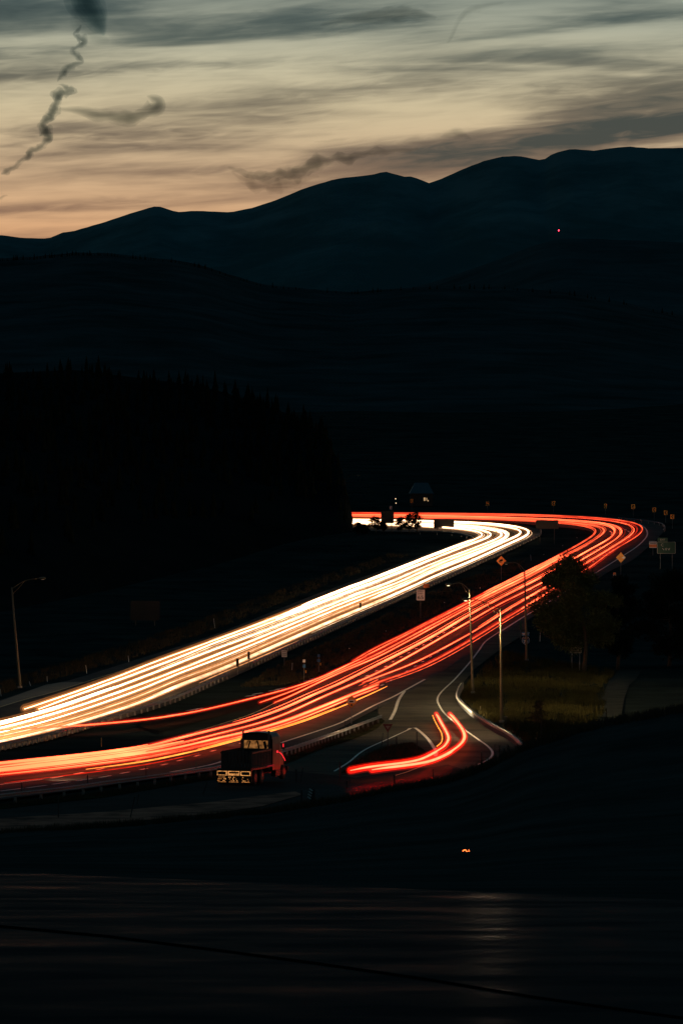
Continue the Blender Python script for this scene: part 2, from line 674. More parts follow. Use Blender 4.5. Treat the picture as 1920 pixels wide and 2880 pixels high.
RAMP = [(1480, 1742), (1400, 1788), (1300, 1850), (1194, 1915), (1103, 1968), (1060, 1995), (1075, 2025), (940, 2078), (794, 2135), (620, 2182),
        (300, 2236), (0, 2272), (-160, 2295), (-160, 2400), (0, 2385), (300, 2370), (600, 2345), (900, 2300), (1100, 2260), (1250, 2225), (1380, 2190),
        (1440, 2150), (1478, 2116), (1449, 2091), (1390, 2054), (1345, 2027), (1317, 1998), (1290, 1968), (1296, 1926), (1335, 1880), (1405, 1826), (1482, 1778)]
ramp = tag(region('ramp_road', RAMP, -.03, asphalt_ramp, 6), kind='structure')
FRONT = [(-160, 2285), (0, 2270), (300, 2238), (600, 2190), (780, 2165), (860, 2172), (1000, 2186), (1150, 2165), (1260, 2150), (1380, 2190), (1250, 2225), (1100, 2260), (900, 2300),
         (600, 2345), (300, 2370), (0, 2385), (-160, 2400)]
tag(region('frontage_road', FRONT, -.012, asphalt_front, 6), kind='structure')
tag(region('red_sheen_strip', [(-160, 2322), (0, 2303), (300, 2284), (600, 2256), (720, 2240), (830, 2227), (850, 2236), (740, 2268), (600, 2290), (300, 2318), (0, 2338), (-160, 2352)], .03,  # pink sheen of trails and warm sky painted into the strip's colour
           mat('painted_red_sheen', (.05, .026, .02), .42, var=.5, scale=.35, gloss=.02, second=(.5, .17, .105)), 5), kind='structure')
tag(region('verge', [(-160, 2287), (0, 2263), (300, 2226), (620, 2174), (794, 2126), (940, 2070), (1070, 2020), (1082, 2028), (1060, 2050), (900, 2108),
                     (790, 2152), (600, 2192), (300, 2242), (0, 2276), (-160, 2300)], .03, grass_soil, 5), kind='structure')
tag(region('median_crossing', [(395, 2042), (400, 2016), (502, 1999), (604, 1978), (706, 1952), (800, 1926), (880, 1900), (870, 1930), (800, 1956), (706, 1986), (604, 2018), (502, 2044), (450, 2060)],
           -.02, mat('worn_crossing', (.022, .02, .017), .9, var=.3, scale=.2, gloss=0.0), 5), kind='structure')
island = tag(region('traffic_island', [(955, 2180), (1005, 2142), (1048, 2116), (1105, 2098), (1158, 2090), (1190, 2110), (1203, 2130), (1150, 2140), (1070, 2152), (990, 2170)],
                    .09, grass_soil, 3), kind='structure')
tag(region('turnout_gravel', [(-40, 1985), (0, 1972), (80, 1944), (130, 1926), (175, 1919), (240, 1918), (300, 1896), (260, 1912), (150, 1948), (60, 1972), (0, 1990)], .012,
           mat('turnout_gravel', (.12, .085, .055), .9, var=.3, scale=.3), 3), kind='structure')
tag(region('path', [(1738, 1884), (1802, 1884), (1790, 1905), (1768, 1925), (1755, 1960), (1745, 2015), (1672, 2015), (1690, 1965), (1710, 1915)], -.05,
           mat('pale_path', (.05, .05, .044), .85, var=.25, scale=.3, gloss=0.0), 3), kind='structure')

# painted lines ------------------------------------------------------------
def line(name, pxs, w, m, parent, lift=.02, step=3.0):
    return ribbon(path(pxs, 0, step), w, lift).build(name, m, parent, world_coords=False)


W_EDGE = [(-60, 2010), (0, 1989), (76, 1966), (153, 1946), (255, 1914), (400, 1868), (600, 1800), (800, 1722), (953, 1662)]
line('edge_line', W_EDGE, .16, paint_y, road_in)
line('edge_line', [(1240, 1494), (1290, 1499), (1322, 1507), (1330, 1513), (1312, 1520)], .16, paint_w, road_in)
line('edge_line', [(420, 2092), (502, 2072), (604, 2042), (706, 2009), (772, 1978)], .16, paint_y, road_out)
R_EDGE = [(1103, 1961), (1048, 1986), (991, 2016), (940, 2040), (794, 2088), (630, 2140), (580, 2154), (480, 2172)]
line('edge_line', [(1194, 1911), (1138, 1942)] + R_EDGE, .28, paint_w, road_out)
line('edge_line', [(1403, 1779), (1432, 1760), (1480, 1730), (1544, 1692), (1684, 1605), (1735, 1573), (1786, 1540), (1811, 1517), (1819, 1502), (1814, 1487), (1796, 1473)],
     .3, paint_w, road_out)
line('gore_line', [(1137, 1944), (1120, 1970), (1110, 2000), (1097, 2025)], .33, paint_w, ramp, .03)
line('edge_line', [(1432, 1760), (1401, 1779), (1365, 1804), (1347, 1828), (1322, 1861), (1279, 1910), (1243, 1944), (1230, 1964), (1233, 1982), (1253, 2011),
                   (1299, 2048), (1342, 2079), (1370, 2099), (1384, 2117), (1376, 2134), (1345, 2151)], .2, paint_w, ramp, .035)
line('edge_line', [(940, 2170), (981, 2144), (1011, 2119), (1042, 2101), (1089, 2080), (1124, 2064), (1150, 2052)], .18, paint_w, ramp, .03)
line('edge_line', [(1147, 2053), (1163, 2046.5), (1185, 2062), (1205, 2082), (1219, 2103), (1226, 2116), (1223, 2128)], .3, paint_w, ramp, .034)
line('centre_line', [(1111, 2182), (1144, 2172), (1185, 2156), (1216, 2141)], .14, paint_y, ramp, .035)
# lane dashes: picked up along the dashed lines the photo shows
DASH = [[(20, 2205), (62, 2200), (100, 2195), (160, 2187), (223, 2175), (282, 2164), (390, 2140), (500, 2112), (614, 2084), (706, 2060), (780, 2042), (850, 2018)],
        [(32, 2222), (104, 2213), (173, 2203), (237, 2194), (296, 2185), (352, 2174), (404, 2164), (462, 2151), (507, 2139), (555, 2126), (600, 2112), (680, 2090)],
        [(928, 1952), (956, 1939), (982, 1926), (1008, 1914), (1032, 1901), (1059, 1887), (1084, 1875), (1105, 1861), (1127, 1848), (1149, 1836),
         (1170, 1825), (1190, 1814), (1211, 1801), (1230, 1791), (1248, 1780), (1275, 1765)],
        [(1074, 1927), (1099, 1914), (1121, 1901), (1144, 1888), (1167, 1874), (1188, 1861), (1209, 1848), (1229, 1836), (1249, 1825), (1267, 1813), (1288, 1802)],
        [(1529, 1627), (1540, 1620), (1550, 1615), (1561, 1609), (1572, 1602)],
        [(1435, 1716), (1490, 1684), (1504, 1675), (1517, 1667), (1530, 1660), (1541, 1654), (1554, 1646)],
        [(1641, 1565), (1651, 1560), (1660, 1555), (1668, 1551), (1676, 1546), (1686, 1540), (1709, 1519), (1716, 1510), (1719, 1503), (1719, 1499), (1715, 1495)],
        [(1667, 1580), (1676, 1573), (1686, 1568), (1695, 1563), (1704, 1558), (1712, 1553), (1722, 1547), (1736, 1539), (1768, 1512), (1771, 1505), (1771, 1500), (1766, 1495), (1758, 1490)]]
for seq in DASH:
    pts = [P(x, y) for x, y in seq]
    for i, p in enumerate(pts):
        t = (pts[min(i + 1, len(pts) - 1)] - pts[max(i - 1, 0)]).normalized()
        near = p.y < 560
        L = 3.2 if not near else 4.2
        if p.y > 950:
            L = 3.6
        ribbon([p - t * L / 2, p, p + t * L / 2], .3 if not near else .26, .024).build('lane_dash', paint_w, road_out, world_coords=False)
# worn hatch marks by the median crossing
for x, y in [(505, 2008), (487, 2010), (556, 1994), (540, 1997), (704, 1957), (725, 1951), (770, 1942), (790, 1937), (868, 1915), (884, 1909)]:
    p = P(x, y)
    ribbon([p + Vector((-.5, -1.6, 0)), p + Vector((.5, 1.6, 0))], .4, .02).build('hatch_mark', paint_w, road_out, world_coords=False)

# ------------------------------------------------------------------ near hillside and the wet road at the camera's feet
CREST = [(-900, 2400), (-300, 2372), (0, 2342), (200, 2330), (400, 2316), (600, 2298), (750, 2284), (850, 2266), (1000, 2244), (1100, 2222), (1180, 2208), (1250, 2196), (1320, 2172), (1380, 2148),
         (1430, 2122), (1480, 2097), (1550, 2076), (1620, 2052), (1750, 2022), (1920, 1992), (2300, 1930), (3000, 1840)]
NEAR_H, NEAR_S = 1.7, .0775


def near_edge(px):
    return max(2452 + max(px, -500) / 1920.0 * 80, interp(CREST, px) + 25)


def near_depth(px, py):
    a, b = ray(px, py)
    return NEAR_H / max(-b - NEAR_S, .004)


def build_hill():
    cols = [-5000 + i * 200 for i in range(20)] + [-900 + i * 30 for i in range(131)] + [3200 + i * 250 for i in range(24)]
    rows = []
    rng = random.Random(3)
    for Y, t in [(300, None), (285, None), (274, -1), (266, -.3), (262, 0), (256, .08), (246, .2), (232, .35), (214, .52), (195, .68), (175, .82), (158, .92), (145, 1.0)]:
        r = []
        for x in cols:
            yc = interp(CREST, x) + noise.noise(Vector((x * .02, 1.7, 0))) * 3
            ye = near_edge(x)
            if t is None:
                p = at(x, yc, 262)
                p = Vector((p.x * Y / 262, Y, min(zg(Y) - 1.2, p.z - 3)))
            elif t < 0:
                p = at(x, yc, Y)
                p.z -= (-t) * 1.4
            else:
                yd = min(near_depth(x, ye), 150)
                Yk = 262 + (Y - 262) / (145 - 262) * (yd - 262)
                p = at(x, yc + (ye + 4 - yc) * t, Yk)
                p.z += noise.noise(Vector((p.x * .2, p.y * .1, 0))) * .12 * (1 - t)
            r.append(p)
        rows.append(r)
    tag(link('hillside', grid_mesh(rows, 'hillside'), hill_soil, smooth=True), kind='structure')
    # road descending from the photographer's feet
    wet = bpy.data.materials.new('damp_near_asphalt')
    wet.use_nodes = True
    k = NT(wet.node_tree)
    b = wet.node_tree.nodes['Principled BSDF']
    tc = k.n('ShaderNodeTexCoord')
    mp = k.n('ShaderNodeMapping')
    mp.inputs['Scale'].default_value = (.16, .16, 1)
    mp.inputs['Rotation'].default_value = (0, 0, R(10))
    k.l(tc.outputs['Object'], mp.inputs[0])
    nz = k.n('ShaderNodeTexNoise')
    nz.inputs['Scale'].default_value = 2.2
    nz.inputs['Detail'].default_value = 4
    nz.inputs['Roughness'].default_value = .55
    k.l(mp.outputs[0], nz.inputs['Vector'])
    c = k.ramp(nz.outputs[0], [(.35, (.012, .017, .019, 1)), (.7, (.028, .030, .030, 1))], 'LINEAR')
    rr = k.ramp(nz.outputs[0], [(.35, (.34,) * 3 + (1,)), (.62, (.2,) * 3 + (1,)), (.75, (.12,) * 3 + (1,))], 'LINEAR')
    n2 = k.n('ShaderNodeTexNoise')
    n2.inputs['Scale'].default_value = 3.5
    n2.inputs['Detail'].default_value = 6
    k.l(tc.outputs['Object'], n2.inputs['Vector'])
    bp = k.n('ShaderNodeBump')
    bp.inputs['Distance'].default_value = .004
    k.l(n2.outputs[0], bp.inputs['Height'])
    df, gl_, mx = k.n('ShaderNodeBsdfDiffuse'), k.n('ShaderNodeBsdfGlossy'), k.n('ShaderNodeMixShader')
    k.l(c, df.inputs[0])
    k.l(rr, gl_.inputs['Roughness'])
    for q_ in (df, gl_):
        k.l(bp.outputs[0], q_.inputs['Normal'])
    lw = k.n('ShaderNodeLayerWeight')                    # damp film: more mirror towards the far edge, like any wet road
    fr = k.n('ShaderNodeMapRange')
    fr.inputs['From Min'].default_value = .950
    fr.inputs['From Max'].default_value = .990
    fr.inputs['To Min'].default_value = .25
    fr.inputs['To Max'].default_value = 1.6
    k.l(lw.outputs['Facing'], fr.inputs[0])
    pt_ = k.ramp(nz.outputs[0], [(.38, (.010,) * 3 + (1,)), (.56, (.022,) * 3 + (1,)), (.72, (.055,) * 3 + (1,))], 'LINEAR')
    k.l(k.m('MULTIPLY', pt_, fr.outputs[0]), mx.inputs[0])
    k.l(df.outputs[0], mx.inputs[1])
    k.l(gl_.outputs[0], mx.inputs[2])
    k.l(mx.outputs[0], wet.node_tree.nodes['Material Output'].inputs[0])
    wet.node_tree.nodes.remove(b)
    rows = []
    for i in range(40):
        t = i / 39
        r = []
        for x in cols:
            yd = min(near_depth(x, near_edge(x)), 150)
            a, _ = ray(x, 2500)
            Y = -15 + (yd + 15) * t
            X = (x - 960) / 2000 * 60 * (1 - t) + a * yd * t
            r.append(Vector((X, Y, CZ - NEAR_H - NEAR_S * Y)))
        rows.append(r)
    road = tag(link('near_road', grid_mesh(rows, 'near_road'), wet), kind='structure')
    # tar seam across the near road
    seam = mat('tar_seam', (.003, .003, .003), .9, gloss=0.0)
    sp_ = [(-200, 2580), (0, 2606), (300, 2634), (600, 2672), (900, 2712), (1200, 2756), (1500, 2806), (1900, 2862), (2200, 2900)]
    v = []
    for i, (x, y) in enumerate(sp_):
        d0, d1 = near_depth(x, y - 3.5), near_depth(x, y + 3.5)
        for d in (d0, d1):
            a, _ = ray(x, y)
            v.append(Vector((a * d, d, CZ - NEAR_H - NEAR_S * d + .006)))
    MB().add(v, [(2 * i, 2 * i + 1, 2 * i + 3, 2 * i + 2) for i in range(len(sp_) - 1)]).build('tar_seam', seam, road, world_coords=False)


build_hill()

# ------------------------------------------------------------------ mountains and hills behind
FAR = [(-3000, 720), (-1200, 690), (-300, 672), (0, 661), (14, 662), (61, 669), (135, 671), (184, 651), (205, 651), (306, 621), (367, 600), (443, 578), (496, 596), (551, 593), (649, 597), (710, 584),
       (784, 560), (857, 529), (943, 503), (1041, 492), (1084, 482), (1114, 491), (1139, 498), (1157, 496), (1206, 515), (1237, 504), (1298, 477), (1359, 453),
       (1408, 441), (1457, 438), (1524, 452), (1555, 431), (1604, 419), (1671, 424), (1714, 417), (1763, 412), (1824, 417), (1920, 415), (2300, 440), (3200, 520), (5000, 700)]
MID = [(-3000, 900), (700, 900), (1000, 850), (1225, 791), (1400, 730), (1500, 690), (1580, 670), (1700, 673), (1920, 682), (2400, 700), (5000, 850)]
NEARH = [(-3000, 900), (-900, 760), (0, 726), (100, 722), (220, 710), (300, 711), (400, 722), (490, 731), (560, 744), (640, 770), (735, 799), (830, 809), (980, 822), (1100, 812), (1250, 805), (1347, 806), (1420, 807), (1592, 822),
         (1750, 850), (1837, 870), (1920, 887), (2400, 960), (5000, 1100)]


def ridge(name, tab, Y0, Yb, zb, m, amp, x0=-2600, x1=4600, nx=300, nr=26, rough=.0, seed=0, power=1.25):
    rows = []
    cr = []
    for j in range(nx + 1):
        x = x0 + (x1 - x0) * j / nx
        cr.append((x, interp(tab, x) + rough * (noise.noise(Vector((x * .09, seed, 0))) + .6 * noise.noise(Vector((x * .31, seed, 7))))))
    back = []
    for x, y in cr:
        p = at(x, y, Y0)
        back.append(Vector((p.x * 1.12, Y0 * 1.12, p.z * .6)))
    rows.append(back)
    for i in range(nr + 1):
        t = i / nr
        r = []
        for x, y in cr:
            p = at(x, y, Y0)
            Y = Y0 + (Yb - Y0) * t
            z = zb + (p.z - zb) * (1 - t) ** power
            w = math.sin(math.pi * min(t * 1.15, 1.0)) ** .8 if t > 0 else 0
            X = p.x * Y / Y0
            s = Y0 * .05
            q = Vector((X / s, Y / s * .45, seed))
            z += amp * w * (noise.ridged_multi_fractal(q, 1.0, 2.1, 5, 1.0, 2.0) - 1.0)
            r.append(Vector((X, Y, z)))
        rows.append(r)
    return tag(link(name, grid_mesh(rows, name), m, smooth=True), kind='structure')


far_m = bpy.data.materials.new('snow_dusted_mountain')
far_m.use_nodes = True
_k = NT(far_m.node_tree)
_b = far_m.node_tree.nodes['Principled BSDF']
_b.inputs['Roughness'].default_value = .95
_b.inputs['Specular IOR Level'].default_value = 0.0
_tc = _k.n('ShaderNodeTexCoord')
_mp = _k.n('ShaderNodeMapping')
_mp.inputs['Scale'].default_value = (.004, .0018, .006)
_k.l(_tc.outputs['Object'], _mp.inputs[0])
_nz = _k.n('ShaderNodeTexNoise')
_nz.inputs['Scale'].default_value = 1.0
_nz.inputs['Detail'].default_value = 9
_nz.inputs['Roughness'].default_value = .68
_k.l(_mp.outputs[0], _nz.inputs['Vector'])
_sp = _k.n('ShaderNodeSeparateXYZ')
_k.l(_tc.outputs['Object'], _sp.inputs[0])
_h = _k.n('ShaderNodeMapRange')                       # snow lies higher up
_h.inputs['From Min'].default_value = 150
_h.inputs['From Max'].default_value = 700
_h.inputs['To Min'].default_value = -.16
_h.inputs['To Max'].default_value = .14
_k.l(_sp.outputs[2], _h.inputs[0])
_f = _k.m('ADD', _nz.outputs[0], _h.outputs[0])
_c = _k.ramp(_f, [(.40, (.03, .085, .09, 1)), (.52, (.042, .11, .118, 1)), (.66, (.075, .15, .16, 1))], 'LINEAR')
_k.l(_c, _b.inputs['Base Color'])
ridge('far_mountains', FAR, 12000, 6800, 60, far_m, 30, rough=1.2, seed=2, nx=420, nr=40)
ridge('wooded_foothill', MID, 6000, 3900, 60, mat('foothill_forest', (.03, .058, .062), 1.0, var=.3, scale=.01, gloss=0.0), 8, rough=1.5, seed=5)
ridge('dark_hill', NEARH, 3200, 1750, 26, mat('hill_forest', (.028, .046, .048), 1.0, var=.4, scale=.02, gloss=0.0), 3, rough=2.5, seed=9, nx=380)


def conifers(name, spots, label, cat, m, seed, kind='stuff'):
    rng = random.Random(seed)
    mb = MB()
    for base, h in spots:
        n = 5
        ra = h * rng.uniform(.16, .24)
        lean = Vector((rng.uniform(-.03, .03) * h, 0, 0))
        for i in range(n):
            t0 = .1 + .8 * i / n
            z0, z1 = h * t0, h * min(1.0, t0 + .34)
            r = ra * (1 - t0) * rng.uniform(.75, 1.25)
            k = 7
            c = [base + lean * t0 + Vector((math.cos(q * 6.283 / k) * r * rng.uniform(.6, 1.25), math.sin(q * 6.283 / k) * r, z0 - rng.uniform(0, .07) * h)) for q in range(k)]
            top = base + lean + Vector((0, 0, z1))
            mb.add(c + [top], [(q, (q + 1) % k, k) for q in range(k)])
    o = mb.build(name, m)
    return tag(o, label, cat, kind=kind)


# crest trees on the dark hill
rng = random.Random(12)
spots = []
for x in range(-200, 2000, 6):
    x += rng.uniform(-3, 3)
    if x > 720 and rng.random() < .55:
        continue
    y = interp(NEARH, x)
    spots.append((at(x, y + 9, 3170), rng.uniform(.2, 1.0) ** 2 * 4.0 + .6))
conifers('ridge_forest', spots, 'dark band of tiny conifers along the crest of the black hill', 'forest', needle_dark, 4)

# wooded spur to the left that hides the motorway's far end
SPUR = [(-1500, 930), (-400, 1010), (0, 1050), (208, 1040), (490, 1075), (612, 1098), (759, 1145), (850, 1180), (906, 1222), (950, 1290), (975, 1380), (992, 1460)]
SPUR_BASE = [(-1500, 1900), (-400, 1800), (0, 1720), (300, 1660), (600, 1590), (800, 1530), (900, 1508), (985, 1496)]


def build_spur():
    cols = [-1500 + i * 25 for i in range(99)] + [975, 985, 992]
    rows = []
    for i in range(15):
        t = i / 14
        r = []
        for x in cols:
            yc, yb = interp(SPUR, x), interp(SPUR_BASE, x)
            b = P(x, yb)
            b.z -= .4
            Yc = b.y + (interp([(-1500, 500), (0, 480), (700, 260), (906, 120), (985, 30)], x))
            c = at(x, yc, Yc)
            p = b.lerp(c, t)
            p.z += math.sin(math.pi * t) * noise.noise(Vector((p.x * .02, p.y * .02, 3))) * 4 * (1 if x < 900 else .2)
            r.append(p)
        rows.append(r)
    back = [Vector((p.x * 1.2, p.y * 1.15, zg(p.y) - 2)) for p in rows[-1]]
    rows.append(back)
    tag(link('wooded_spur', grid_mesh(rows, 'wooded_spur'), mat('forest_floor', (.008, .012, .012), 1.0, var=.3, scale=.05, gloss=0.0), smooth=True), kind='structure')
    rng = random.Random(21)
    sp = []
    for _ in range(900):
        x = rng.uniform(-300, 975)
        t = rng.random() ** .6
        yc, yb = interp(SPUR, x), interp(SPUR_BASE, x)
        b = P(x, yb)
        Yc = b.y + (interp([(-1500, 500), (0, 480), (700, 260), (906, 120), (985, 30)], x))
        c = at(x, yc, Yc)
        p = b.lerp(c, .15 + .85 * t)
        p.z -= .8
        sp.append((p, rng.uniform(3.0, 6.5) * (1 if x < 930 else .45)))
    conifers('spur_forest', sp, 'nearly black conifer wood covering the spur left of the motorway', 'forest', needle_dark, 8)


build_spur()

# ------------------------------------------------------------------ light trails: each is a set of thin glowing streaks at lamp height over its lane
w_hot = emit('headlight_glow', WHITE, 9.0, .6, .03)
w_mid = emit('headlight_glow_soft', WHITE, 2.6, .7, .08)
w_dim = emit('headlight_glow_faint', (1.0, .40, .15), .8, .5, .5)
r_hot = emit('tail_lamp_glow', RED, 6.0, .6, .03)
r_mid = emit('tail_lamp_glow_soft', RED, 2.0, .7, .1)
r_dim = emit('tail_lamp_glow_faint', (1.0, .03, .012), .8, .5, .3)
a_hot = emit('marker_lamp_glow', AMB, 2.4, .35, .1)


def glow(name, col, strength):
    m = bpy.data.materials.new(name)
    m.use_nodes = True
    m.node_tree.nodes.clear()
    k = NT(m.node_tree)
    o = k.n('ShaderNodeOutputMaterial')
    e = k.n('ShaderNodeEmission')
    e.inputs[0].default_value = tuple(col) + (1,)
    e.inputs[1].default_value = strength
    k.l(e.outputs[0], o.inputs['Volume'])
    return m


# glowing volumes added to imitate a soft halo round each trail
glow_w = [(.26, glow('warm_halo', (1.0, .36, .09), .035)), (.5, glow('warm_halo_thin', (1.0, .32, .07), .009))]
glow_r = [(.17, glow('red_halo', (1.0, .02, .006), .014)), (.28, glow('red_halo_thin', (1.0, .014, .006), .003))]


glow_b = [(.22, glow('brake_halo', (1.0, .012, .004), .045)), (.32, glow('brake_halo_thin', (1.0, .01, .004), .008))]


def streak_pts(base, off, dh, a, b, wob, seed):
    n = len(base)
    if abs(b) > 1.5:                                      # limits given as photo columns on the straight
        far_i = max(range(n), key=lambda i: base[i].x)
        near = lambda v: min(range(far_i + 1), key=lambda i: abs(960 + F * base[i].x / base[i].y - v)) / (n - 1)
        a, b = near(a), near(b)
    i0, i1 = int(a * (n - 1)), max(int(b * (n - 1)), int(a * (n - 1)) + 2)
    out = []
    for i in range(i0, min(i1 + 1, n)):
        t = base[min(i + 1, n - 1)] - base[max(i - 1, 0)]
        t.z = 0
        t.normalize()
        s = Vector((-t.y, t.x, 0))
        o = off + wob * noise.noise(Vector((i * .05, seed * 3.1, 0)))
        p = base[i] + s * o
        p.z = zg(p.y) + (base[i].z - zg(base[i].y)) + dh
        out.append(p)
    return out


TRAILS = []


def trail(label, pxs, h, streaks, cat='light trail', group=None, name='light_trail', step=4.0, halo=None):
    """streaks: (offset m, extra height m, radius m, material, start, end)"""
    base = path(pxs, h, step, 12 if step > 2 else 3)
    root = empty(name, base[0], label, cat, group)
    root.location.z = zg(base[0].y)
    for k, (off, dh, rad, m, a, b) in enumerate(streaks):
        p = streak_pts(base, off, dh, a, b, .02, k + len(TRAILS))
        n = len(p)
        ra, rb = rad if isinstance(rad, tuple) else (rad, rad)
        rr = [(ra + (rb - ra) * i / (n - 1)) * min(1.0, .3 + .18 * min(i, n - 1 - i)) for i in range(n)]
        MB().tube(p, rr, 7).build('streak', m, root)
    if halo is None:
        halo = glow_w if h < .7 else glow_r
    for rad, m in halo:
        q = base[::3] if (len(base) - 1) % 3 == 0 else base[::3] + [base[-1]]
        if step < 2:
            q = base
        MB().tube(q, rad, 10).build('halo_glow', m, root, smooth=True)
    TRAILS.append(root)
    return root


def lane_set(hot, mid, dim, r, seed, n_extra=3, spread=.22):
    rng = random.Random(seed)
    r *= .82
    s = [(0, 0, r, hot, 0, 1)]
    for i in range(n_extra):
        a, b = (0, 1) if rng.random() < .4 else sorted((rng.random(), rng.random()))
        if b - a < .25:
            a, b = max(0, a - .3), min(1, b + .3)
        s.append((rng.choice((-1, 1)) * rng.uniform(r + .03, r + spread), rng.uniform(-.08, .18), r * rng.uniform(.25, .55), rng.choice((hot, mid, mid)), a, b))
    for i in range(9 if hot in (w_hot, w_mid) else 5):   # fainter lamps of other vehicles fill the lane
        a = rng.random() * .75
        s.append((rng.uniform(-.85, .85), rng.uniform(-.15, .3), rng.uniform(.012, .042), rng.choice((dim, dim, mid, mid)), a, min(1, a + rng.uniform(.25, .7))))
    s.append((-(r + .09), .0, r * .35, dim, 0, 1))
    s.append((r + .09, .05, r * .35, dim, 0, 1))
    return s


GW = 'headlight trails on the inbound carriageway'
GR = 'tail-light trails on the outbound carriageway'
W1 = [(70, 1994), (178, 1959), (342, 1900), (400, 1876), (502, 1838), (599, 1803), (732, 1753), (953, 1665), (1106, 1606), (1217, 1562), (1324, 1521), (1345, 1514),
      (1362, 1510), (1369, 1504), (1364, 1498), (1347, 1492), (1311, 1486.5), (1276, 1484.5), (1217, 1481), (1121, 1477), (996, 1474), (964, 1472)]
W2 = [(110, 1994), (255, 1941), (370, 1900), (400, 1888), (502, 1850), (599, 1810), (732, 1762), (953, 1676), (1106, 1617), (1217, 1573), (1324, 1530), (1362, 1518), (1384, 1511),
      (1391, 1504), (1384, 1496), (1365, 1490.5), (1329, 1485), (1293, 1481.6), (1217, 1477.5), (1121, 1474), (996, 1471), (964, 1469)]
A1 = [(-90, 2055), (0, 2034), (102, 2010), (204, 1978), (306, 1941), (400, 1906), (502, 1866), (599, 1829), (732, 1779), (953, 1691), (1106, 1633), (1217, 1586), (1324, 1545), (1355, 1533), (1388, 1521),
      (1411, 1511), (1419, 1503), (1411, 1495), (1393, 1489), (1347, 1481.6), (1311, 1478.5), (1277, 1477), (1217, 1474), (1121, 1471), (996, 1468), (964, 1466)]
A2 = [(-90, 2068), (0, 2048), (102, 2022), (204, 1992), (306, 1957), (400, 1923), (502, 1884), (599, 1846), (732, 1793), (953, 1701), (1106, 1643), (1217, 1593), (1324, 1552), (1365, 1536), (1400, 1522),
      (1424, 1511), (1431, 1503), (1424, 1495), (1405, 1489), (1365, 1483), (1311, 1477), (1277, 1475.5), (1217, 1472.5), (1121, 1469.5), (996, 1466.5), (964, 1465)]
A3 = [(-90, 2080), (0, 2060), (102, 2036), (204, 2006), (306, 1971), (400, 1937), (502, 1894), (599, 1858), (732, 1804), (953, 1711), (1106, 1651), (1217, 1601), (1324, 1559), (1370, 1539), (1402, 1525),
      (1428, 1512), (1437, 1502), (1430, 1493), (1410, 1487.5), (1365, 1481.5), (1311, 1475.5), (1277, 1474), (1217, 1471), (1121, 1468), (996, 1465.5), (964, 1464)]
B1 = [(-90, 2092), (0, 2071), (102, 2048), (204, 2022), (306, 1989), (400, 1955), (502, 1911), (599, 1877), (732, 1820), (953, 1722), (1106, 1661), (1217, 1609), (1324, 1567), (1380, 1541), (1410, 1528), (1445, 1513),
      (1468, 1504), (1475, 1497), (1469, 1491), (1454, 1486), (1427, 1481), (1400, 1477.5), (1347, 1473), (1311, 1471.5), (1277, 1470), (1217, 1467.7), (1121, 1465.5), (996, 1463.5), (964, 1462)]
C1 = [(-90, 2103), (0, 2084), (102, 2061), (204, 2034), (306, 2004), (400, 1972), (502, 1928), (599, 1892), (732, 1835), (953, 1738), (1106, 1674), (1217, 1623), (1324, 1579), (1391, 1548), (1430, 1530), (1465, 1515),
      (1487, 1505), (1494, 1498), (1490, 1491), (1479, 1485), (1454, 1480), (1418, 1475.5), (1365, 1471.5), (1311, 1469), (1277, 1468), (1217, 1466), (1121, 1464), (996, 1462), (964, 1461)]
trail('upper white headlight trail of the inner lane, ending short at the left', W1, .66, lane_set(w_hot, w_mid, w_dim, .10, 1, 1, .1) + [(-.22, .1, .14, w_hot, 800, 1330), (.2, .16, .14, w_hot, 850, 1325), (0, .25, .13, w_hot, 960, 1320), (0, .1, .1, w_hot, .72, 1.0)], group=GW)
trail('lower white headlight trail of the inner lane, ending short at the left', W2, .66, lane_set(w_hot, w_mid, w_dim, .09, 2, 1, .1) + [(.2, .12, .15, w_hot, 780, 1216), (-.2, .1, .12, w_hot, 820, 1216), (0, .1, .1, w_hot, .7, 1.0)], group=GW)
trail('broad white headlight trail along the top of the middle lane', A1, .66, lane_set(w_hot, w_mid, w_dim, .14, 3, 3, .14) + [(.25, .05, .12, w_hot, -90, 330), (-.3, .05, .14, w_hot, -90, 82), (.2, .1, .1, w_hot, 985, 1290), (0, .1, .12, w_hot, .66, 1.0)], group=GW)
trail('white headlight trail through the centre of the middle lane', A2, .66, lane_set(w_hot, w_mid, w_dim, .12, 4, 2, .12), group=GW)
trail('thin white headlight trail along the bottom of the middle lane', A3, .66, lane_set(w_hot, w_mid, w_dim, .065, 5, 2, .12), group=GW)
trail('peach headlight trail with a broken texture in the outer lane', B1, .66, lane_set(w_mid, w_dim, w_dim, .09, 6, 4, .16) + [(.0, .1, .12, w_hot, .58, 1.0), (.1, .2, .1, w_hot, .6, .9)], group=GW)
trail('lowest headlight trail of the outer lane, nearest the median guardrail', C1, .66, lane_set(w_mid, w_mid, w_dim, .07, 7, 2, .12) + [(0, .1, .14, w_hot, .6, 1.0)], group=GW)
trail('faint glow streak standing in for the edge line reflection above the median guardrail', [(560, 1921), (629, 1891), (693, 1865), (770, 1832), (840, 1801)], .5, [(0, 0, .05, w_dim, 0, 1), (.15, 0, .04, w_dim, .1, .9)], group=GW, halo=[])  # glow put in for light reflected by the road edge line

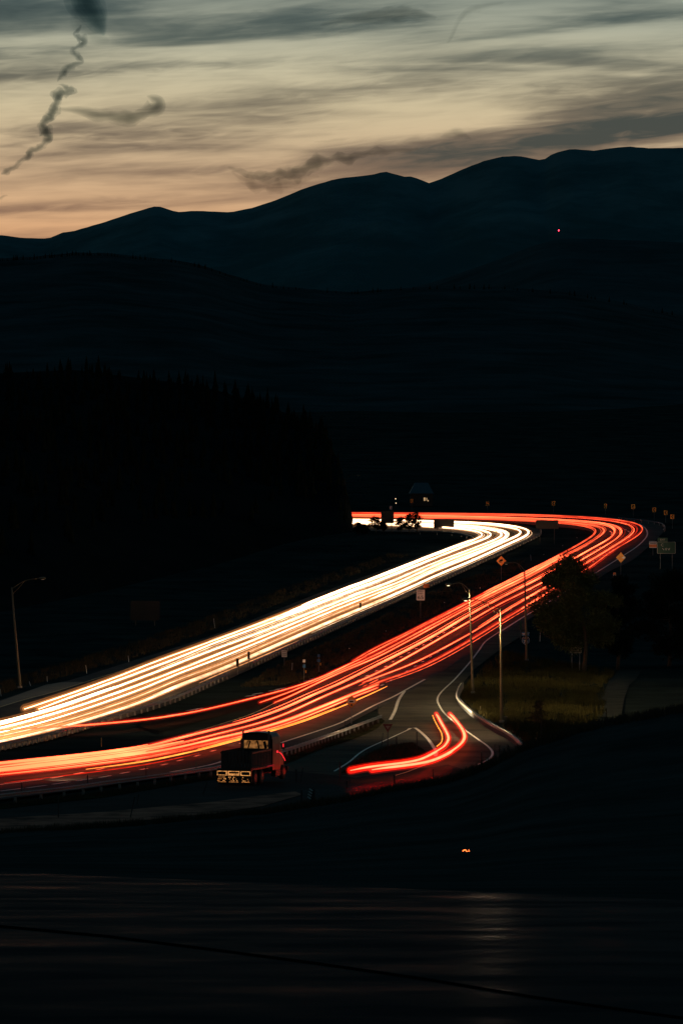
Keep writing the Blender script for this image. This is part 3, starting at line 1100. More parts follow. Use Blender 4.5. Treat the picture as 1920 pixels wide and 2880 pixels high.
TF = [(13, 2191), (125, 2178), (255, 2163), (400, 2145), (629, 2092), (732, 2064), (800, 2045), (870, 2022), (940, 1995), (1030, 1957), (1088, 1930)]
RA = [(991, 1859), (1055, 1822), (1130, 1786), (1202, 1749), (1319, 1689), (1400, 1647), (1480, 1607), (1531, 1583), (1582, 1556), (1623, 1534), (1658, 1513), (1676, 1500), (1681, 1491), (1674, 1483.5),
      (1653, 1477), (1607, 1471.5), (1569, 1469), (1504, 1464.8), (1418, 1460.5), (1329, 1457.5), (1240, 1456), (1121, 1454), (996, 1452.5), (964, 1452)]
RA2 = [(-60, 2058), (25, 2053), (127, 2048), (191, 2043), (280, 2036.5), (400, 2026), (502, 2013), (578, 1996), (655, 1978), (732, 1958), (800, 1941), (876, 1916), (953, 1882), (1055, 1831), (1202, 1755), (1319, 1694),
       (1400, 1652), (1480, 1612), (1531, 1587), (1582, 1560)]
RB = [(730, 1976), (800, 1952), (876, 1920), (953, 1888), (1055, 1842), (1130, 1803), (1202, 1764), (1319, 1702), (1400, 1661), (1480, 1621), (1544, 1587), (1602, 1556), (1643, 1535), (1679, 1513), (1698, 1499),
      (1704, 1488), (1698, 1481), (1679, 1476.5), (1633, 1471), (1582, 1467.5), (1504, 1463.5), (1418, 1459.5), (1329, 1456.5), (1240, 1455), (1121, 1453), (996, 1451.5), (964, 1451)]
RB2 = [(772, 1976), (800, 1966), (876, 1929), (953, 1893), (1055, 1851), (1130, 1812), (1202, 1773), (1319, 1708), (1400, 1666), (1480, 1626), (1544, 1591), (1602, 1560)]
RC = [(-90, 2158), (0, 2151), (102, 2142), (204, 2130), (306, 2118), (400, 2104), (502, 2076), (604, 2050), (706, 2024), (800, 1991), (876, 1955), (953, 1923), (1055, 1872), (1200, 1799), (1319, 1729), (1400, 1685), (1480, 1644), (1556, 1604),
      (1613, 1572), (1659, 1545), (1709, 1518), (1726, 1504), (1731, 1493), (1725, 1484), (1709, 1476), (1679, 1470.5), (1633, 1466), (1582, 1463), (1504, 1460), (1418, 1457), (1329, 1454), (1240, 1452.5), (1121, 1451), (996, 1450), (964, 1449.5)]
RC2 = [(-90, 2171), (0, 2163), (102, 2153), (204, 2141), (306, 2129), (400, 2114), (527, 2087), (604, 2066), (706, 2040), (800, 2010), (876, 1974), (953, 1940), (1055, 1896), (1140, 1851), (1200, 1817), (1319, 1748), (1400, 1701), (1480, 1661), (1531, 1633),
       (1581, 1605), (1633, 1575), (1659, 1560), (1697, 1537), (1730, 1517), (1745, 1504), (1750, 1493), (1745, 1484), (1727, 1475), (1697, 1469.5), (1659, 1464.5), (1607, 1461), (1504, 1457.5), (1418, 1454.5), (1329, 1452), (1240, 1450.5), (1121, 1449.5), (996, 1448.5), (964, 1448)]
RD = [(-90, 2180), (0, 2172), (102, 2161), (204, 2149), (306, 2135), (400, 2122), (540, 2096), (604, 2079), (706, 2056), (800, 2029), (900, 1991), (989, 1955), (1063, 1926)]
RD2 = [(-90, 2188), (0, 2180), (127, 2168), (255, 2151), (400, 2132), (604, 2090), (680, 2071), (800, 2037), (900, 2000), (980, 1966), (1040, 1942), (1062, 1934)]
RE = [(1020, 1920), (1055, 1906), (1130, 1879), (1200, 1847), (1324, 1780), (1409, 1726), (1480, 1683), (1561, 1636), (1600, 1612), (1643, 1586), (1669, 1571), (1709, 1546), (1760, 1514), (1781, 1499), (1786, 1488), (1783, 1481), (1771, 1475),
      (1735, 1466), (1684, 1460), (1633, 1456), (1582, 1453), (1504, 1450.5), (1418, 1449), (1329, 1447.5), (1240, 1447), (1121, 1446), (996, 1445.5), (964, 1445)]
RF = [(1020, 1938), (1055, 1920), (1130, 1897), (1200, 1868), (1280, 1825), (1355, 1780), (1411, 1745), (1480, 1704), (1567, 1650), (1615, 1621), (1664, 1591), (1697, 1566), (1735, 1540), (1781, 1514), (1801, 1500), (1809, 1488), (1806, 1480),
      (1786, 1470), (1735, 1461.5), (1684, 1456), (1633, 1452.5), (1582, 1450), (1504, 1447.5), (1418, 1446), (1329, 1444.5), (1240, 1443.5), (1121, 1443), (996, 1442.5), (964, 1442)]
HT = .8
trail('deep red tail-light trail along the upper edge of the outbound lanes', RA, HT, lane_set(r_mid, r_mid, r_dim, .065, 11, 1, .12) + [(0, 0, .14, r_hot, .45, .72)], group=GR)
trail('single red tail-light trail curving off across the median crossing', RA2, HT, lane_set(r_hot, r_mid, r_dim, .07, 12, 1, .06), group=GR)
trail('orange tail-light trail of the left lane with a dotted lower end', RB, HT, lane_set(r_hot, r_mid, r_dim, .065, 13, 1, .12) + [(.1, .1, .15, r_hot, .48, .75)], group=GR)
trail('thin orange tail-light trail stopping beside the yellow edge line', RB2, HT, lane_set(r_hot, r_mid, r_dim, .075, 14, 1, .1), group=GR)
OUTBOUND = trail('bright tail-light trail along the left of the centre lane', RC, HT, lane_set(r_hot, r_hot, r_dim, .09, 15, 2, .14) + [(.2, .1, .1, r_hot, -90, 420), (-.25, .1, .09, r_hot, -90, 300)], group=GR)
trail('bright tail-light trail along the right of the centre lane', RC2, HT, lane_set(r_hot, r_hot, r_dim, .09, 16, 2, .14) + [(.22, .1, .11, r_hot, -90, 520), (-.2, 0, .1, r_hot, -90, 400)], group=GR)
trail('thick tail-light trail that begins beside the exit gore', RD, HT, lane_set(r_hot, r_hot, r_dim, .09, 17, 2, .14) + [(.2, .05, .1, r_hot, -90, 450)], group=GR)
trail('second tail-light trail from the exit gore, just above the amber one', RD2, HT, lane_set(r_hot, r_mid, r_dim, .075, 18, 2, .14), group=GR)
trail('slim red tail-light trail left of the dashed exit lane', RE, HT, lane_set(r_hot, r_mid, r_dim, .06, 19, 1, .1) + [(0, .05, .15, r_hot, .42, .62), (.1, .2, .08, r_mid, .25, .45)], group=GR)
trail('slim red tail-light trail nearest the exit ramp', RF, HT, lane_set(r_mid, r_mid, r_dim, .065, 20, 1, .1) + [(0, .05, .15, r_hot, .38, .64)], group=GR)
trail('amber marker-light trail below the red tail-light trails', TF, 1.0, [(0, 0, .055, a_hot, .08, 1), (.12, .08, .035, a_hot, .3, .8), (0, -.25, .03, r_dim, 0, .3)], group=GR, halo=[])
trail('short dotted red trail above the exit dashes', [(1020, 1931), (1040, 1922), (1063, 1911)], HT, [(0, 0, .05, r_mid, 0, .3), (0, 0, .05, r_mid, .45, 1), (.5, .1, .05, r_mid, 0, .4), (.5, .1, .05, r_mid, .6, 1)], group=GR, step=1.0, halo=[])
# vehicle that turned up the ramp: two thick tail-lamp trails
brake = emit('brake_lamp_glow', (1.0, .13, .055), 5.0, .15, .2)
RAMP_L = [(985, 2167), (1037, 2157), (1085, 2151), (1130, 2146), (1180, 2136), (1222, 2116), (1248, 2100), (1260, 2080), (1256, 2062), (1240, 2033), (1226, 2008)]
RAMP_R = [(1046, 2165), (1085, 2159), (1130, 2154), (1200, 2143), (1250, 2124), (1290, 2098), (1305, 2076), (1301, 2055), (1283, 2030), (1264, 2008)]
gl = 'tail-light trails on the exit ramp'
trail('left thick red trail bending up the ramp, with a beaded edge', RAMP_L, .9, [(0, 0, (.065, .14), brake, 0, 1), (.17, .02, .06, r_dim, .3, 1), (-.17, .02, .06, r_dim, .3, 1)], group=gl, step=1.5, halo=glow_b)
trail('right thick red trail bending up the ramp past the white line', RAMP_R, .9, [(0, 0, (.08, .16), brake, 0, 1), (.19, .02, .06, r_dim, .3, 1), (-.19, .02, .06, r_dim, .3, 1)], group=gl, step=1.5, halo=glow_b)
bead = empty('light_trail', P(1236, 2030), 'row of small amber flashes inside the left ramp trail', 'light trail', gl)
bp_ = path([(1216, 2012), (1222, 2027), (1232, 2046), (1240, 2060), (1243, 2075), (1240, 2088), (1228, 2099)], .75, .5)
for i in range(0, len(bp_) - 3, 6):
    MB().tube(bp_[i:i + 4], .045, 6).build('streak', a_hot, bead)

# red flicker of a lamp deep in the dark hillside
p0 = at(1310, 2392, 166)
fl = empty('light_trail', p0, 'tiny orange squiggle of light in the black hillside', 'light trail')
MB().tube([at(x, y, 165.5) for x, y in [(1300, 2394), (1304, 2391), (1308, 2390), (1311, 2394), (1315, 2396), (1319, 2394), (1317, 2390)]], .018, 6).build('streak', emit('ember_glow', (1, .16, .03), 4.0), fl)

# ------------------------------------------------------------------ guardrails
W_BEAM = [(-.02, .155), (.035, .12), (.045, .085), (0, .03), (0, -.03), (.045, -.085), (.035, -.12), (-.02, -.155)]
post_me = MB().box((0, 0, .36), (.12, .16, .78), bevel=.012)
post_me = mesh(post_me.v, post_me.f, 'guardrail_post')
post_me.materials.append(steel_dull)


def guardrail(label, pxs, hpix, side, spacing=3.81, reflect=0, cen=.6, cat='guardrail', posts=True):
    pts = path(pxs, hpix, spacing / 2)
    for p in pts:
        p.z = zg(p.y)
    root = empty('guardrail', pts[0], label, cat, 'guardrails along the roads')
    rows = []
    n = len(pts)
    for i, p in enumerate(pts):
        t = (pts[min(i + 1, n - 1)] - pts[max(i - 1, 0)]).normalized()
        s = Vector((-t.y, t.x, 0)) * side
        r = []
        for o, z in W_BEAM:
            r.append(p + s * (o + .1) + Vector((0, 0, cen + z)))
        for o, z in reversed(W_BEAM):
            r.append(p + s * (o + .092) + Vector((0, 0, cen + z)))
        r.append(r[0].copy())
        rows.append(r)
    link('rail', grid_mesh(rows, 'rail'), steel, root)
    for i in range(0, n, 2):
        p = pts[i]
        t = (pts[min(i + 1, n - 1)] - pts[max(i - 1, 0)])
        if posts:
            share('post', post_me, root, p - root.location, math.atan2(t.y, t.x))
        if reflect and (i // 2) % reflect == 0:
            s = Vector((-t.y, t.x, 0)).normalized() * side
            MB().box(p + s * .2 + Vector((0, 0, cen)), (.17, .12, .2), bevel=.02).build('reflector', reflector, root)
    return root


W_RAIL1 = [(-140, 2122), (-60, 2104), (0, 2090), (102, 2069), (204, 2043), (306, 2012), (400, 1987), (502, 1954), (604, 1908), (645, 1892)]
W_RAIL2 = [(708, 1862), (754, 1842), (800, 1820), (902, 1776), (1004, 1730), (1106, 1684), (1167, 1656)]
W_RAIL3 = [(1205, 1640), (1222, 1634), (1278, 1609), (1355, 1573), (1431, 1540), (1495, 1510), (1518, 1498), (1519, 1488)]
guardrail('median guardrail at the left, under the lowest headlight trail', W_RAIL1, .7, -1)
guardrail('median guardrail behind the speed limit sign', W_RAIL2, .7, -1)
guardrail('median guardrail running into the far bend', W_RAIL3, .7, -1)
guardrail('guardrail behind the truck along the outbound carriageway', [(-140, 2256), (0, 2235), (163, 2217), (286, 2200), (408, 2184), (531, 2167), (624, 2152), (794, 2108), (920, 2066), (1070, 2012)], .7, -1)
guardrail('curving guardrail with bright reflectors around the ramp', [(1301, 1921), (1293, 1934), (1289, 1960), (1317, 1989), (1345, 2011), (1388, 2038), (1426, 2057), (1457, 2079), (1472, 2096)], .7, -1, 2.0, 1)
guardrail('distant guardrail with reflector dots outside the bend', [(1740, 1455), (1799, 1461), (1837, 1466), (1860, 1471), (1869, 1480), (1866, 1489)], .7, -1, 3.81, 3)
guardrail('low guardrail at the inside of the far bend', [(1180, 1494), (1240, 1496), (1290, 1500), (1318, 1507)], .7, -1)

# crash cushion at the median rail gap (orange nose)
p = P(1195, 1655)
cu = empty('crash_cushion', p, 'orange crash cushion at the end of the median guardrail', 'crash cushion')
dv = (P(1222, 1645) - P(1167, 1668)).normalized()
rot = Matrix.Rotation(math.atan2(dv.y, dv.x), 3, 'Z')
MB().box(p + dv * 2 + Vector((0, 0, .5)), (6, .6, .7), rot, .08).build('body', steel_dull, cu)
MB().box(p + Vector((.2, -1.2, .55)), (1.1, .5, .75), None, .06).build('nose_panel', sign_orange, cu)
p = P(1727, 1624)
cb = empty('traffic_barrel', p, 'orange traffic barrel beside the far yellow sign', 'barrel')
MB().tube([p, p + Vector((0, 0, .1)), p + Vector((0, 0, .9)), p + Vector((0, 0, .98))], [.42, .34, .26, .2], 12).build('drum', sign_orange, cb, smooth=True)
MB().tube([p + Vector((0, 0, .35)), p + Vector((0, 0, .52))], [.335, .31], 12).build('band', sign_white, cb)

# ------------------------------------------------------------------ street lamps
def street_lamp(label, base, top, tip, head, arm_via=None, lit=0.0, dip=0.0):
    b = P(*base)
    t = at(top[0], top[1], b.y)
    H = t.z - b.z
    root = empty('street_lamp', b, label, 'street lamp', 'street lamps along the motorway')
    sc_ = b.y / F
    MB().tube([b, b + Vector((0, 0, .3)), b.lerp(t, .5), t], [.19, .16, .13, .09], 10).build('pole', pole_m, root, smooth=True)
    MB().box(b + Vector((0, 0, .12)), (.5, .5, .24), bevel=.03).build('base', steel_dull, root)
    e = at(tip[0], tip[1], b.y - 1.5)
    a0 = b.lerp(t, .985)
    v1 = at(*arm_via, b.y - .7) if arm_via else a0.lerp(e, .45) + Vector((0, 0, .5))
    MB().tube(crom([a0, v1, e], 6), [.05] * 13, 6).build('arm', pole_m, root, smooth=True)
    a1 = b.lerp(t, .93)
    MB().tube(crom([a1, v1.lerp(a1, .45) + Vector((0, 0, -.05)), v1], 4), .03, 6).build('brace', pole_m, root, smooth=True)
    d = (e - v1)
    d.z = 0
    d.normalize()
    hb = MB()
    for i, (s, w, z) in enumerate([(0, .08, .03), (.25, .16, .07), (.6, .17, .08), (.8, .08, .05)]):
        pass
    rings = [(0, .06), (.12, .13), (.45, .17), (.7, .15), (.82, .05)]
    hb.tube([e + d * s for s, _ in rings], [w for _, w in rings], 10)
    hb.build('luminaire', pole_m, root, smooth=True)
    MB().box(e + d * .42 + Vector((0, 0, -.165)), (.3, .3, .05), bevel=.015).build(
        'lens', emit('lamp_lens_lit', (1, .8, .45), 3.0) if lit else sign_white, root)
    if lit:
        ld = bpy.data.lights.new('street_lamp_light', 'SPOT')
        ld.energy = lit
        ld.color = (1.0, .72, .36)
        ld.spot_size = R(165)
        ld.spot_blend = .3
        ld.use_nodes = True                              # road-lighting optic: throws more light to the sides than straight down
        kk = NT(ld.node_tree)
        em = [n_ for n_ in ld.node_tree.nodes if n_.type == 'EMISSION'][0]
        tcn = kk.n('ShaderNodeTexCoord')
        sx_ = kk.n('ShaderNodeSeparateXYZ')
        kk.l(tcn.outputs['Normal'], sx_.inputs[0])
        cz_ = kk.m('MAXIMUM', kk.m('ABSOLUTE', sx_.outputs[2]), .2)
        kk.l(kk.m('MULTIPLY', kk.m('MINIMUM', kk.m('POWER', cz_, -2.6), 16.0), .1), em.inputs[1])
        ld.shadow_soft_size = .25
        lo = bpy.data.objects.new('street_lamp_light', ld)
        lo.parent = root
        lo.location = e + d * .42 + Vector((0, 0, -.3)) - b
        COL.objects.link(lo)
    return root


street_lamp('tall street lamp rising behind the ramp guardrail, left of the pair', (1329, 1950), (1319, 1656), (1268, 1643), 0, lit=15000)
street_lamp('tall street lamp on the ramp verge with its arm over the red trails', (1410, 2032), (1406, 1708), (1318, 1685), 0, (1352, 1690), lit=23000)
street_lamp('street lamp behind the interstate shield sign', (1480, 1858), (1474, 1601), (1430, 1583), 0)
street_lamp('leaning street lamp at the far left of the inbound carriageway', (57, 1935), (34, 1652), (112, 1626), 0, (70, 1634))
street_lamp('small distant street lamp left of the far bend', (972, 1437), (970, 1347), (1003, 1337), 0)
p = P(1421, 2036)
cab = empty('utility_box', p, 'small grey utility box at the foot of the ramp lamp', 'utility box')
MB().box(p + Vector((0, 0, .35)), (.3, .3, .7), bevel=.03).build('cabinet', pole_m, cab)
MB().box(p + Vector((0, 0, .73)), (.36, .36, .06), bevel=.015).build('cap', steel_dull, cab)

# ------------------------------------------------------------------ signs
def text_mesh(body, size, ext=.004):
    cu_ = bpy.data.curves.new('lettering', 'FONT')
    cu_.body = body
    cu_.size = size
    cu_.align_x = 'CENTER'
    cu_.align_y = 'CENTER'
    cu_.extrude = ext
    cu_.resolution_u = 3
    o = bpy.data.objects.new('lettering_tmp', cu_)
    COL.objects.link(o)
    dg = bpy.context.evaluated_depsgraph_get()
    me = bpy.data.meshes.new_from_object(o.evaluated_get(dg))
    bpy.data.objects.remove(o)
    me.materials.clear()
    me.name = 'lettering'
    return me


def put_text(body, size, centre, m, parent, sx=1.0, bold=0.0, name='lettering'):
    me = text_mesh(body, size)
    me.transform(Matrix.Scale(sx, 4, (1, 0, 0)))
    me.transform(Matrix.Rotation(math.pi / 2, 4, 'X'))
    me.transform(Matrix.Translation(centre))
    return link(name, me, m, parent)


def rounded(w, h, r, n=4):
    out = []
    for cx, cz, a0 in ((w / 2 - r, h / 2 - r, 0), (-w / 2 + r, h / 2 - r, 90), (-w / 2 + r, -h / 2 + r, 180), (w / 2 - r, -h / 2 + r, 270)):
        for i in range(n + 1):
            a = R(a0 + 90 * i / n)
            out.append((cx + math.cos(a) * r, cz + math.sin(a) * r))
    return out


def sign(name, label, cat, base, box, m, outline=None, posts=1, group=None, back=True, post_m=None, border=None, post_w=.07):
    """base pixel (foot of the post), box = (x0, y0, x1, y1) pixels of the board"""
    b = P(*base)
    root = empty(name, b, label, cat, group)
    a, c = at(box[0], box[1], b.y), at(box[2], box[3], b.y)
    w, h = c.x - a.x, a.z - c.z
    cen = Vector(((a.x + c.x) / 2, b.y - .08, (a.z + c.z) / 2))
    xs = [cen.x] if posts == 1 else [cen.x - w * .32, cen.x + w * .32]
    for x in xs:
        MB().box((x, b.y, (b.z + cen.z + h * .42) / 2), (post_w, post_w, cen.z + h * .42 - b.z), bevel=.01).build('post', post_m or steel_dull, root)
    ol = outline(w, h) if outline else rounded(w, h, min(w, h) * .08)
    M = Matrix.Translation(cen)
    MB().prism(ol, .03, M).build('board', m, root)
    if border:
        s = 1 - border[1] / min(w, h)
        n = len(ol)
        f = .018
        v = [cen + Vector((x, -f, z)) for x, z in ol] + [cen + Vector((x * s, -f, z * s)) for x, z in ol]
        MB().add(v, [(i, (i + 1) % n, (i + 1) % n + n, i + n) for i in range(n)]).build('border', border[0], root)
    return root, cen, w, h


diamond = lambda w, h: [(0, h / 2), (-w / 2, 0), (0, -h / 2), (w / 2, 0)]
FRONT_OFF = Vector((0, -.022, 0))
# speed limit
root, c, w, h = sign('speed_limit_sign', 'white speed limit 65 sign in the grassy median', 'road sign', (1182, 1738), (1170, 1658, 1194, 1689), sign_white, border=(sign_black, .05))
put_text('SPEED', h * .2, c + FRONT_OFF + Vector((0, 0, h * .34)), sign_black, root, 1.1)
put_text('LIMIT', h * .2, c + FRONT_OFF + Vector((0, 0, h * .12)), sign_black, root, 1.1)
put_text('65', h * .44, c + FRONT_OFF + Vector((0, 0, -h * .23)), sign_black, root, 1.35)
# yellow diamond with tipping truck
root, c, w, h = sign('warning_sign', 'yellow diamond tipping truck sign between the carriageways', 'road sign', (1410, 1632), (1394, 1563, 1423, 1592), sign_yellow, diamond, group='yellow diamond warning signs', border=(sign_black, .05))
M = Matrix.Translation(c + FRONT_OFF + Vector((-.02, 0, .1))) @ Matrix.Rotation(R(-24), 4, 'Y')
MB().prism([(-.3, -.2), (.32, -.2), (.32, .2), (-.3, .2)], .006, M).build('truck_symbol', sign_black, root)
MB().prism([(-.52, -.2), (-.33, -.2), (-.33, .06), (-.44, .06), (-.52, -.05)], .006, M).build('truck_symbol', sign_black, root)
for q in (-.35, .0, .2):
    MB().prism([(q + math.cos(R(a)) * .07, -.25 + math.sin(R(a)) * .07) for a in range(0, 360, 45)], .006, M).build('truck_symbol', sign_black, root)
pts = [c + FRONT_OFF + Vector((x, -.004, z)) for x, z in [(-.42, -.12), (-.2, -.32), (.1, -.3), (.3, -.42)]]
MB().tube(crom(pts, 5), .025, 5).build('curve_symbol', sign_black, root)
# second yellow diamond, far right, its oval flare imitated by a white plate
root, c, w, h = sign('warning_sign', 'yellow diamond sign by the shoulder beyond the pine tree', 'road sign', (1745, 1618), (1731, 1553, 1758, 1583), sign_yellow, diamond, group='yellow diamond warning signs')
MB().prism([(-.2, -.1), (.25, -.3), (.5, -.22), (.5, .12), (.25, .2)], .008, Matrix.Translation(c + FRONT_OFF + Vector((.35, 0, .05)))).build('flare_plate', sign_white, root)
# diamond seen at the gore with a pale square panel
root, c, w, h = sign('warning_sign', 'yellow diamond sign with pale square panel beside the exit gore', 'road sign', (988, 2036), (971, 1955, 1005, 1991), sign_yellow, diamond, group='yellow diamond warning signs', border=(sign_black, .04))
MB().prism([(-.34, -.13), (.34, -.13), (.34, .17), (-.34, .17)], .006, Matrix.Translation(c + FRONT_OFF)).build('panel', sign_white, root)
MB().prism([(-.2, -.07), (.2, -.07), (.2, .08), (-.2, .08)], .006, Matrix.Translation(c + FRONT_OFF * 1.6)).build('panel_mark', sign_black, root)
MB().prism([(-.1, -.16), (.1, -.16), (.1, .02), (-.1, .02)], .006, Matrix.Translation(c + FRONT_OFF + Vector((0, 0, -.28)))).build('mark', sign_black, root)
# yield
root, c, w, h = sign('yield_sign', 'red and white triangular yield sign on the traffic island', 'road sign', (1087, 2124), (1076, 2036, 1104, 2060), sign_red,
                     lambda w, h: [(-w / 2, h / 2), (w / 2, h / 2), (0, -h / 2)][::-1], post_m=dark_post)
MB().prism([(-w * .24, h * .28), (0, -h * .14), (w * .24, h * .28)], .006, Matrix.Translation(c + FRONT_OFF)).build('white_field', mat('unlit_white_sheeting', (.2, .19, .18), .6), root)  # white darkened in its colour because the face is unlit
# interstate shield with direction plate
shield = lambda w, h: [(-w * .3, h * .5), (0, h * .44), (w * .3, h * .5), (w * .46, h * .3), (w * .5, 0), (w * .42, -h * .22), (0, -h * .5), (-w * .42, -h * .22), (-w * .5, 0), (-w * .46, h * .3)][::-1]
root, c, w, h = sign('interstate_sign', 'interstate 70 shield under a west plate, in front of a lamp pole', 'road sign', (1472, 1856), (1466, 1791, 1488, 1814), sign_blue, shield, border=(sign_white, .06))
MB().prism([(-w * .42, .0), (w * .42, .0), (w * .34, .24), (-w * .34, .24)], .006, Matrix.Translation(c + FRONT_OFF + Vector((0, 0, h * .2)))).build('crown', sign_red, root)
put_text('INTERSTATE', h * .1, c + FRONT_OFF * 1.4 + Vector((0, 0, h * .31)), sign_white, root)
put_text('70', h * .5, c + FRONT_OFF * 1.2 + Vector((0, 0, -h * .1)), sign_white, root, 1.1)
pc = c + Vector((0, 0, h * .5 + .36))
MB().prism(rounded(w * .95, .55, .05), .025, Matrix.Translation(pc)).build('direction_plate', sign_blue, root)
put_text('WEST', .34, pc + FRONT_OFF, sign_white, root)
# green mile marker
root, c, w, h = sign('mile_marker', 'narrow green mile marker beside the ramp shoulder', 'road sign', (1462, 1798), (1460, 1746, 1466, 1771), sign_green)
# white regulatory sign with five rows of text (too dark to read in the photo: rows of ink)
root, c, w, h = sign('information_sign', 'greyish white sign with five rows of lettering in front of the pines', 'road sign', (1617, 1886), (1601, 1801, 1635, 1837), mat('greyed_white_sheeting', (.22, .21, .18), .7, var=.15, scale=2), posts=2)  # even grey, darker than the other white sheeting
for k, (row, ww) in enumerate([(.36, .7), (.18, .85), (.0, .5), (-.18, .66), (-.36, .8)]):
    x = -w * ww / 2
    rr = random.Random(k)
    while x < w * ww / 2:
        l_ = rr.uniform(.05, .09)
        MB().prism([(x, -.055), (x + l_, -.055), (x + l_, .055), (x, .055)], .005, Matrix.Translation(c + FRONT_OFF + Vector((0, 0, h * row)))).build('ink_mark', sign_black, root)
        x += l_ + .02
grey_white = mat('greyed_letter_sheeting', (.42, .42, .38), .6)  # letter white toned down to an even grey
# green exit sign and the small white and orange sign
root, c, w, h = sign('exit_sign', 'large green exit sign at the right edge beyond the bend', 'road sign', (1872, 1600), (1846, 1524, 1898, 1557), sign_green, posts=2, border=(grey_white, .1))
tp = c + Vector((-w * .2, 0, h * .5 + .42))
MB().prism(rounded(w * .55, .8, .08), .03, Matrix.Translation(tp)).build('exit_tab', sign_green, root)
put_text('EXIT', .5, tp + FRONT_OFF, grey_white, root)
put_text('C', .8, c + FRONT_OFF + Vector((-w * .22, 0, h * .22)), grey_white, root)
for k, (dx, tilt) in enumerate(((-.62, -38), (-.2, 0), (.02, 0), (.4, -30), (.62, 24))):     # second line: only strokes are legible
    MB().box(c + FRONT_OFF + Vector((dx, 0, -h * .12)), (.11, .006, .5 if k % 2 == 0 else .4), Matrix.Rotation(R(tilt), 3, 'Y')).build('letter_stroke', grey_white, root)
root, c, w, h = sign('advisory_sign', 'small orange and white striped sign left of the green exit sign', 'road sign', (1835, 1562), (1824, 1522, 1845, 1541), sign_white)
MB().prism([(-w * .5, -h * .42), (w * .5, -h * .42), (w * .5, .02), (-w * .5, .02)], .006, Matrix.Translation(c + FRONT_OFF)).build('orange_field', sign_orange, root)
MB().prism([(-w * .48, .0), (w * .48, .0), (w * .48, .16), (-w * .48, .16)], .006, Matrix.Translation(c + FRONT_OFF + Vector((0, 0, h * .33)))).build('blue_band', sign_blue, root)
MB().prism([(-w * .42, .0), (w * .42, .0), (w * .42, .1), (-w * .42, .1)], .006, Matrix.Translation(c + FRONT_OFF + Vector((0, 0, h * .14)))).build('ink_row', sign_red, root)
# little median signs
root, c, w, h = sign('notice_sign', 'small white notice sign in the median by the guardrail end', 'road sign', (800, 1872), (792, 1829, 807, 1848), sign_white)
for row in (.3, .05, -.2):
    MB().prism([(-w * .36, -.03), (w * .36, -.03), (w * .36, .03), (-w * .36, .03)], .005, Matrix.Translation(c + FRONT_OFF + Vector((0, 0, h * row)))).build('ink_row', sign_red, root)
for x, bx, lab in ((855, (851, 1855, 859, 1863), 'white and blue marker sign at the left of two in the median'), (896, (892, 1840, 900, 1848), 'blue marker sign at the right of two in the median')):
    y0 = bx[1]
    root, c, w, h = sign('marker_sign', lab, 'road sign', (x + 2, y0 + (62 if x < 870 else 50)), bx, sign_white if x < 870 else sign_blue, group='small marker signs in the median', post_w=.05)
    MB().prism([(-w * .55, -.17), (w * .55, -.17), (w * .55, .2), (-w * .55, .2)], .02, Matrix.Translation(c + Vector((0, 0, -.62)))).build('lower_plate', sign_blue, root)
    MB().prism([(-.06, -.16), (.06, -.16), (.06, .16), (-.06, .16)], .02, Matrix.Translation(c + Vector((.22, 0, -1.28 if x < 870 else -1.05)))).build('reflector', reflector_a, root)
# object markers seen from behind at the rail gap
for (bx, by), box, lab in (((669, 1897), (664, 1852, 672, 1875), 'dark narrow object marker left of the guardrail gap'), ((700, 1874), (696, 1833, 703, 1854), 'dark narrow object marker right of the guardrail gap'),
                           ((1013, 1722), (1010, 1695, 1016, 1712), 'dark narrow object marker on the median rail below the broad trails')):
    sign('object_marker', lab, 'road sign', (bx, by), box, sign_back, group='object markers on the median rail')
# chevrons
chev = [((1157, 1409), 8, 11, 1438), ((1370, 1416), 9, 12, 1440), ((1555, 1416), 10, 13, 1442), ((1701, 1423), 8, 13, 1447), ((1779, 1425), 11, 13, 1455), ((1838, 1434), 11, 13, 1463),
        ((1870.5, 1442), 10, 13, 1470), ((1889, 1453), 11, 13, 1487)]
names = ['faint orange chevron sign beside the dark house', 'leftmost bright orange chevron sign above the far red trails', 'orange chevron sign above the far signboard', 'narrow turned orange chevron sign over the far bend',
         'orange chevron sign where the far bend tightens', 'orange chevron sign third from the right edge', 'orange chevron sign second from the right edge', 'lowest orange chevron sign nearest the right edge']
for ((x, y), w_, h_, by), lab in zip(chev, names):
    root, c, w, h = sign('chevron_sign', lab, 'road sign', (x + .5, by), (x - w_ / 2, y - h_ / 2, x + w_ / 2, y + h_ / 2), sign_yellow, group='chevron signs around the bend', post_w=.06)
    MB().prism([(w * .3, h * .42), (w * .02, h * .42), (-w * .32, 0), (w * .02, -h * .42), (w * .3, -h * .42), (-w * .02, 0)], .008, Matrix.Translation(c + FRONT_OFF)).build('chevron', sign_black, root)
# sign boards seen from behind
for label, base, box in (('dark back of a large signboard standing before the white trails', (1246, 1492), (1219, 1461, 1276, 1487)),
                         ('dim signboard back between the white bend and the red lanes', (1536, 1530), (1506, 1463, 1569, 1487)),
                         ('square dark signboard among the small trees by the far trails', (1090, 1497), (1071, 1437, 1107, 1472)),
                         ('barely visible large signboard on the dark left bank', (408, 1760), (367, 1690, 450, 1745))):
    root, c, w, h = sign('signboard', label, 'signboard', base, box, sign_back, posts=2, group='signboards seen from behind', post_m=dark_post, post_w=.16)
    n = 3
    for i in range(n):
        z = c.z + h * (-.3 + .3 * i)
        MB().box((c.x, c.y - .03, z), (w * .98, .05, .07)).build('stiffener', sign_back, root)
sign('plate_sign', 'tiny pale plate above the square signboard', 'road sign', (1098, 1440), (1095, 1423, 1102, 1433), sign_white, posts=1)

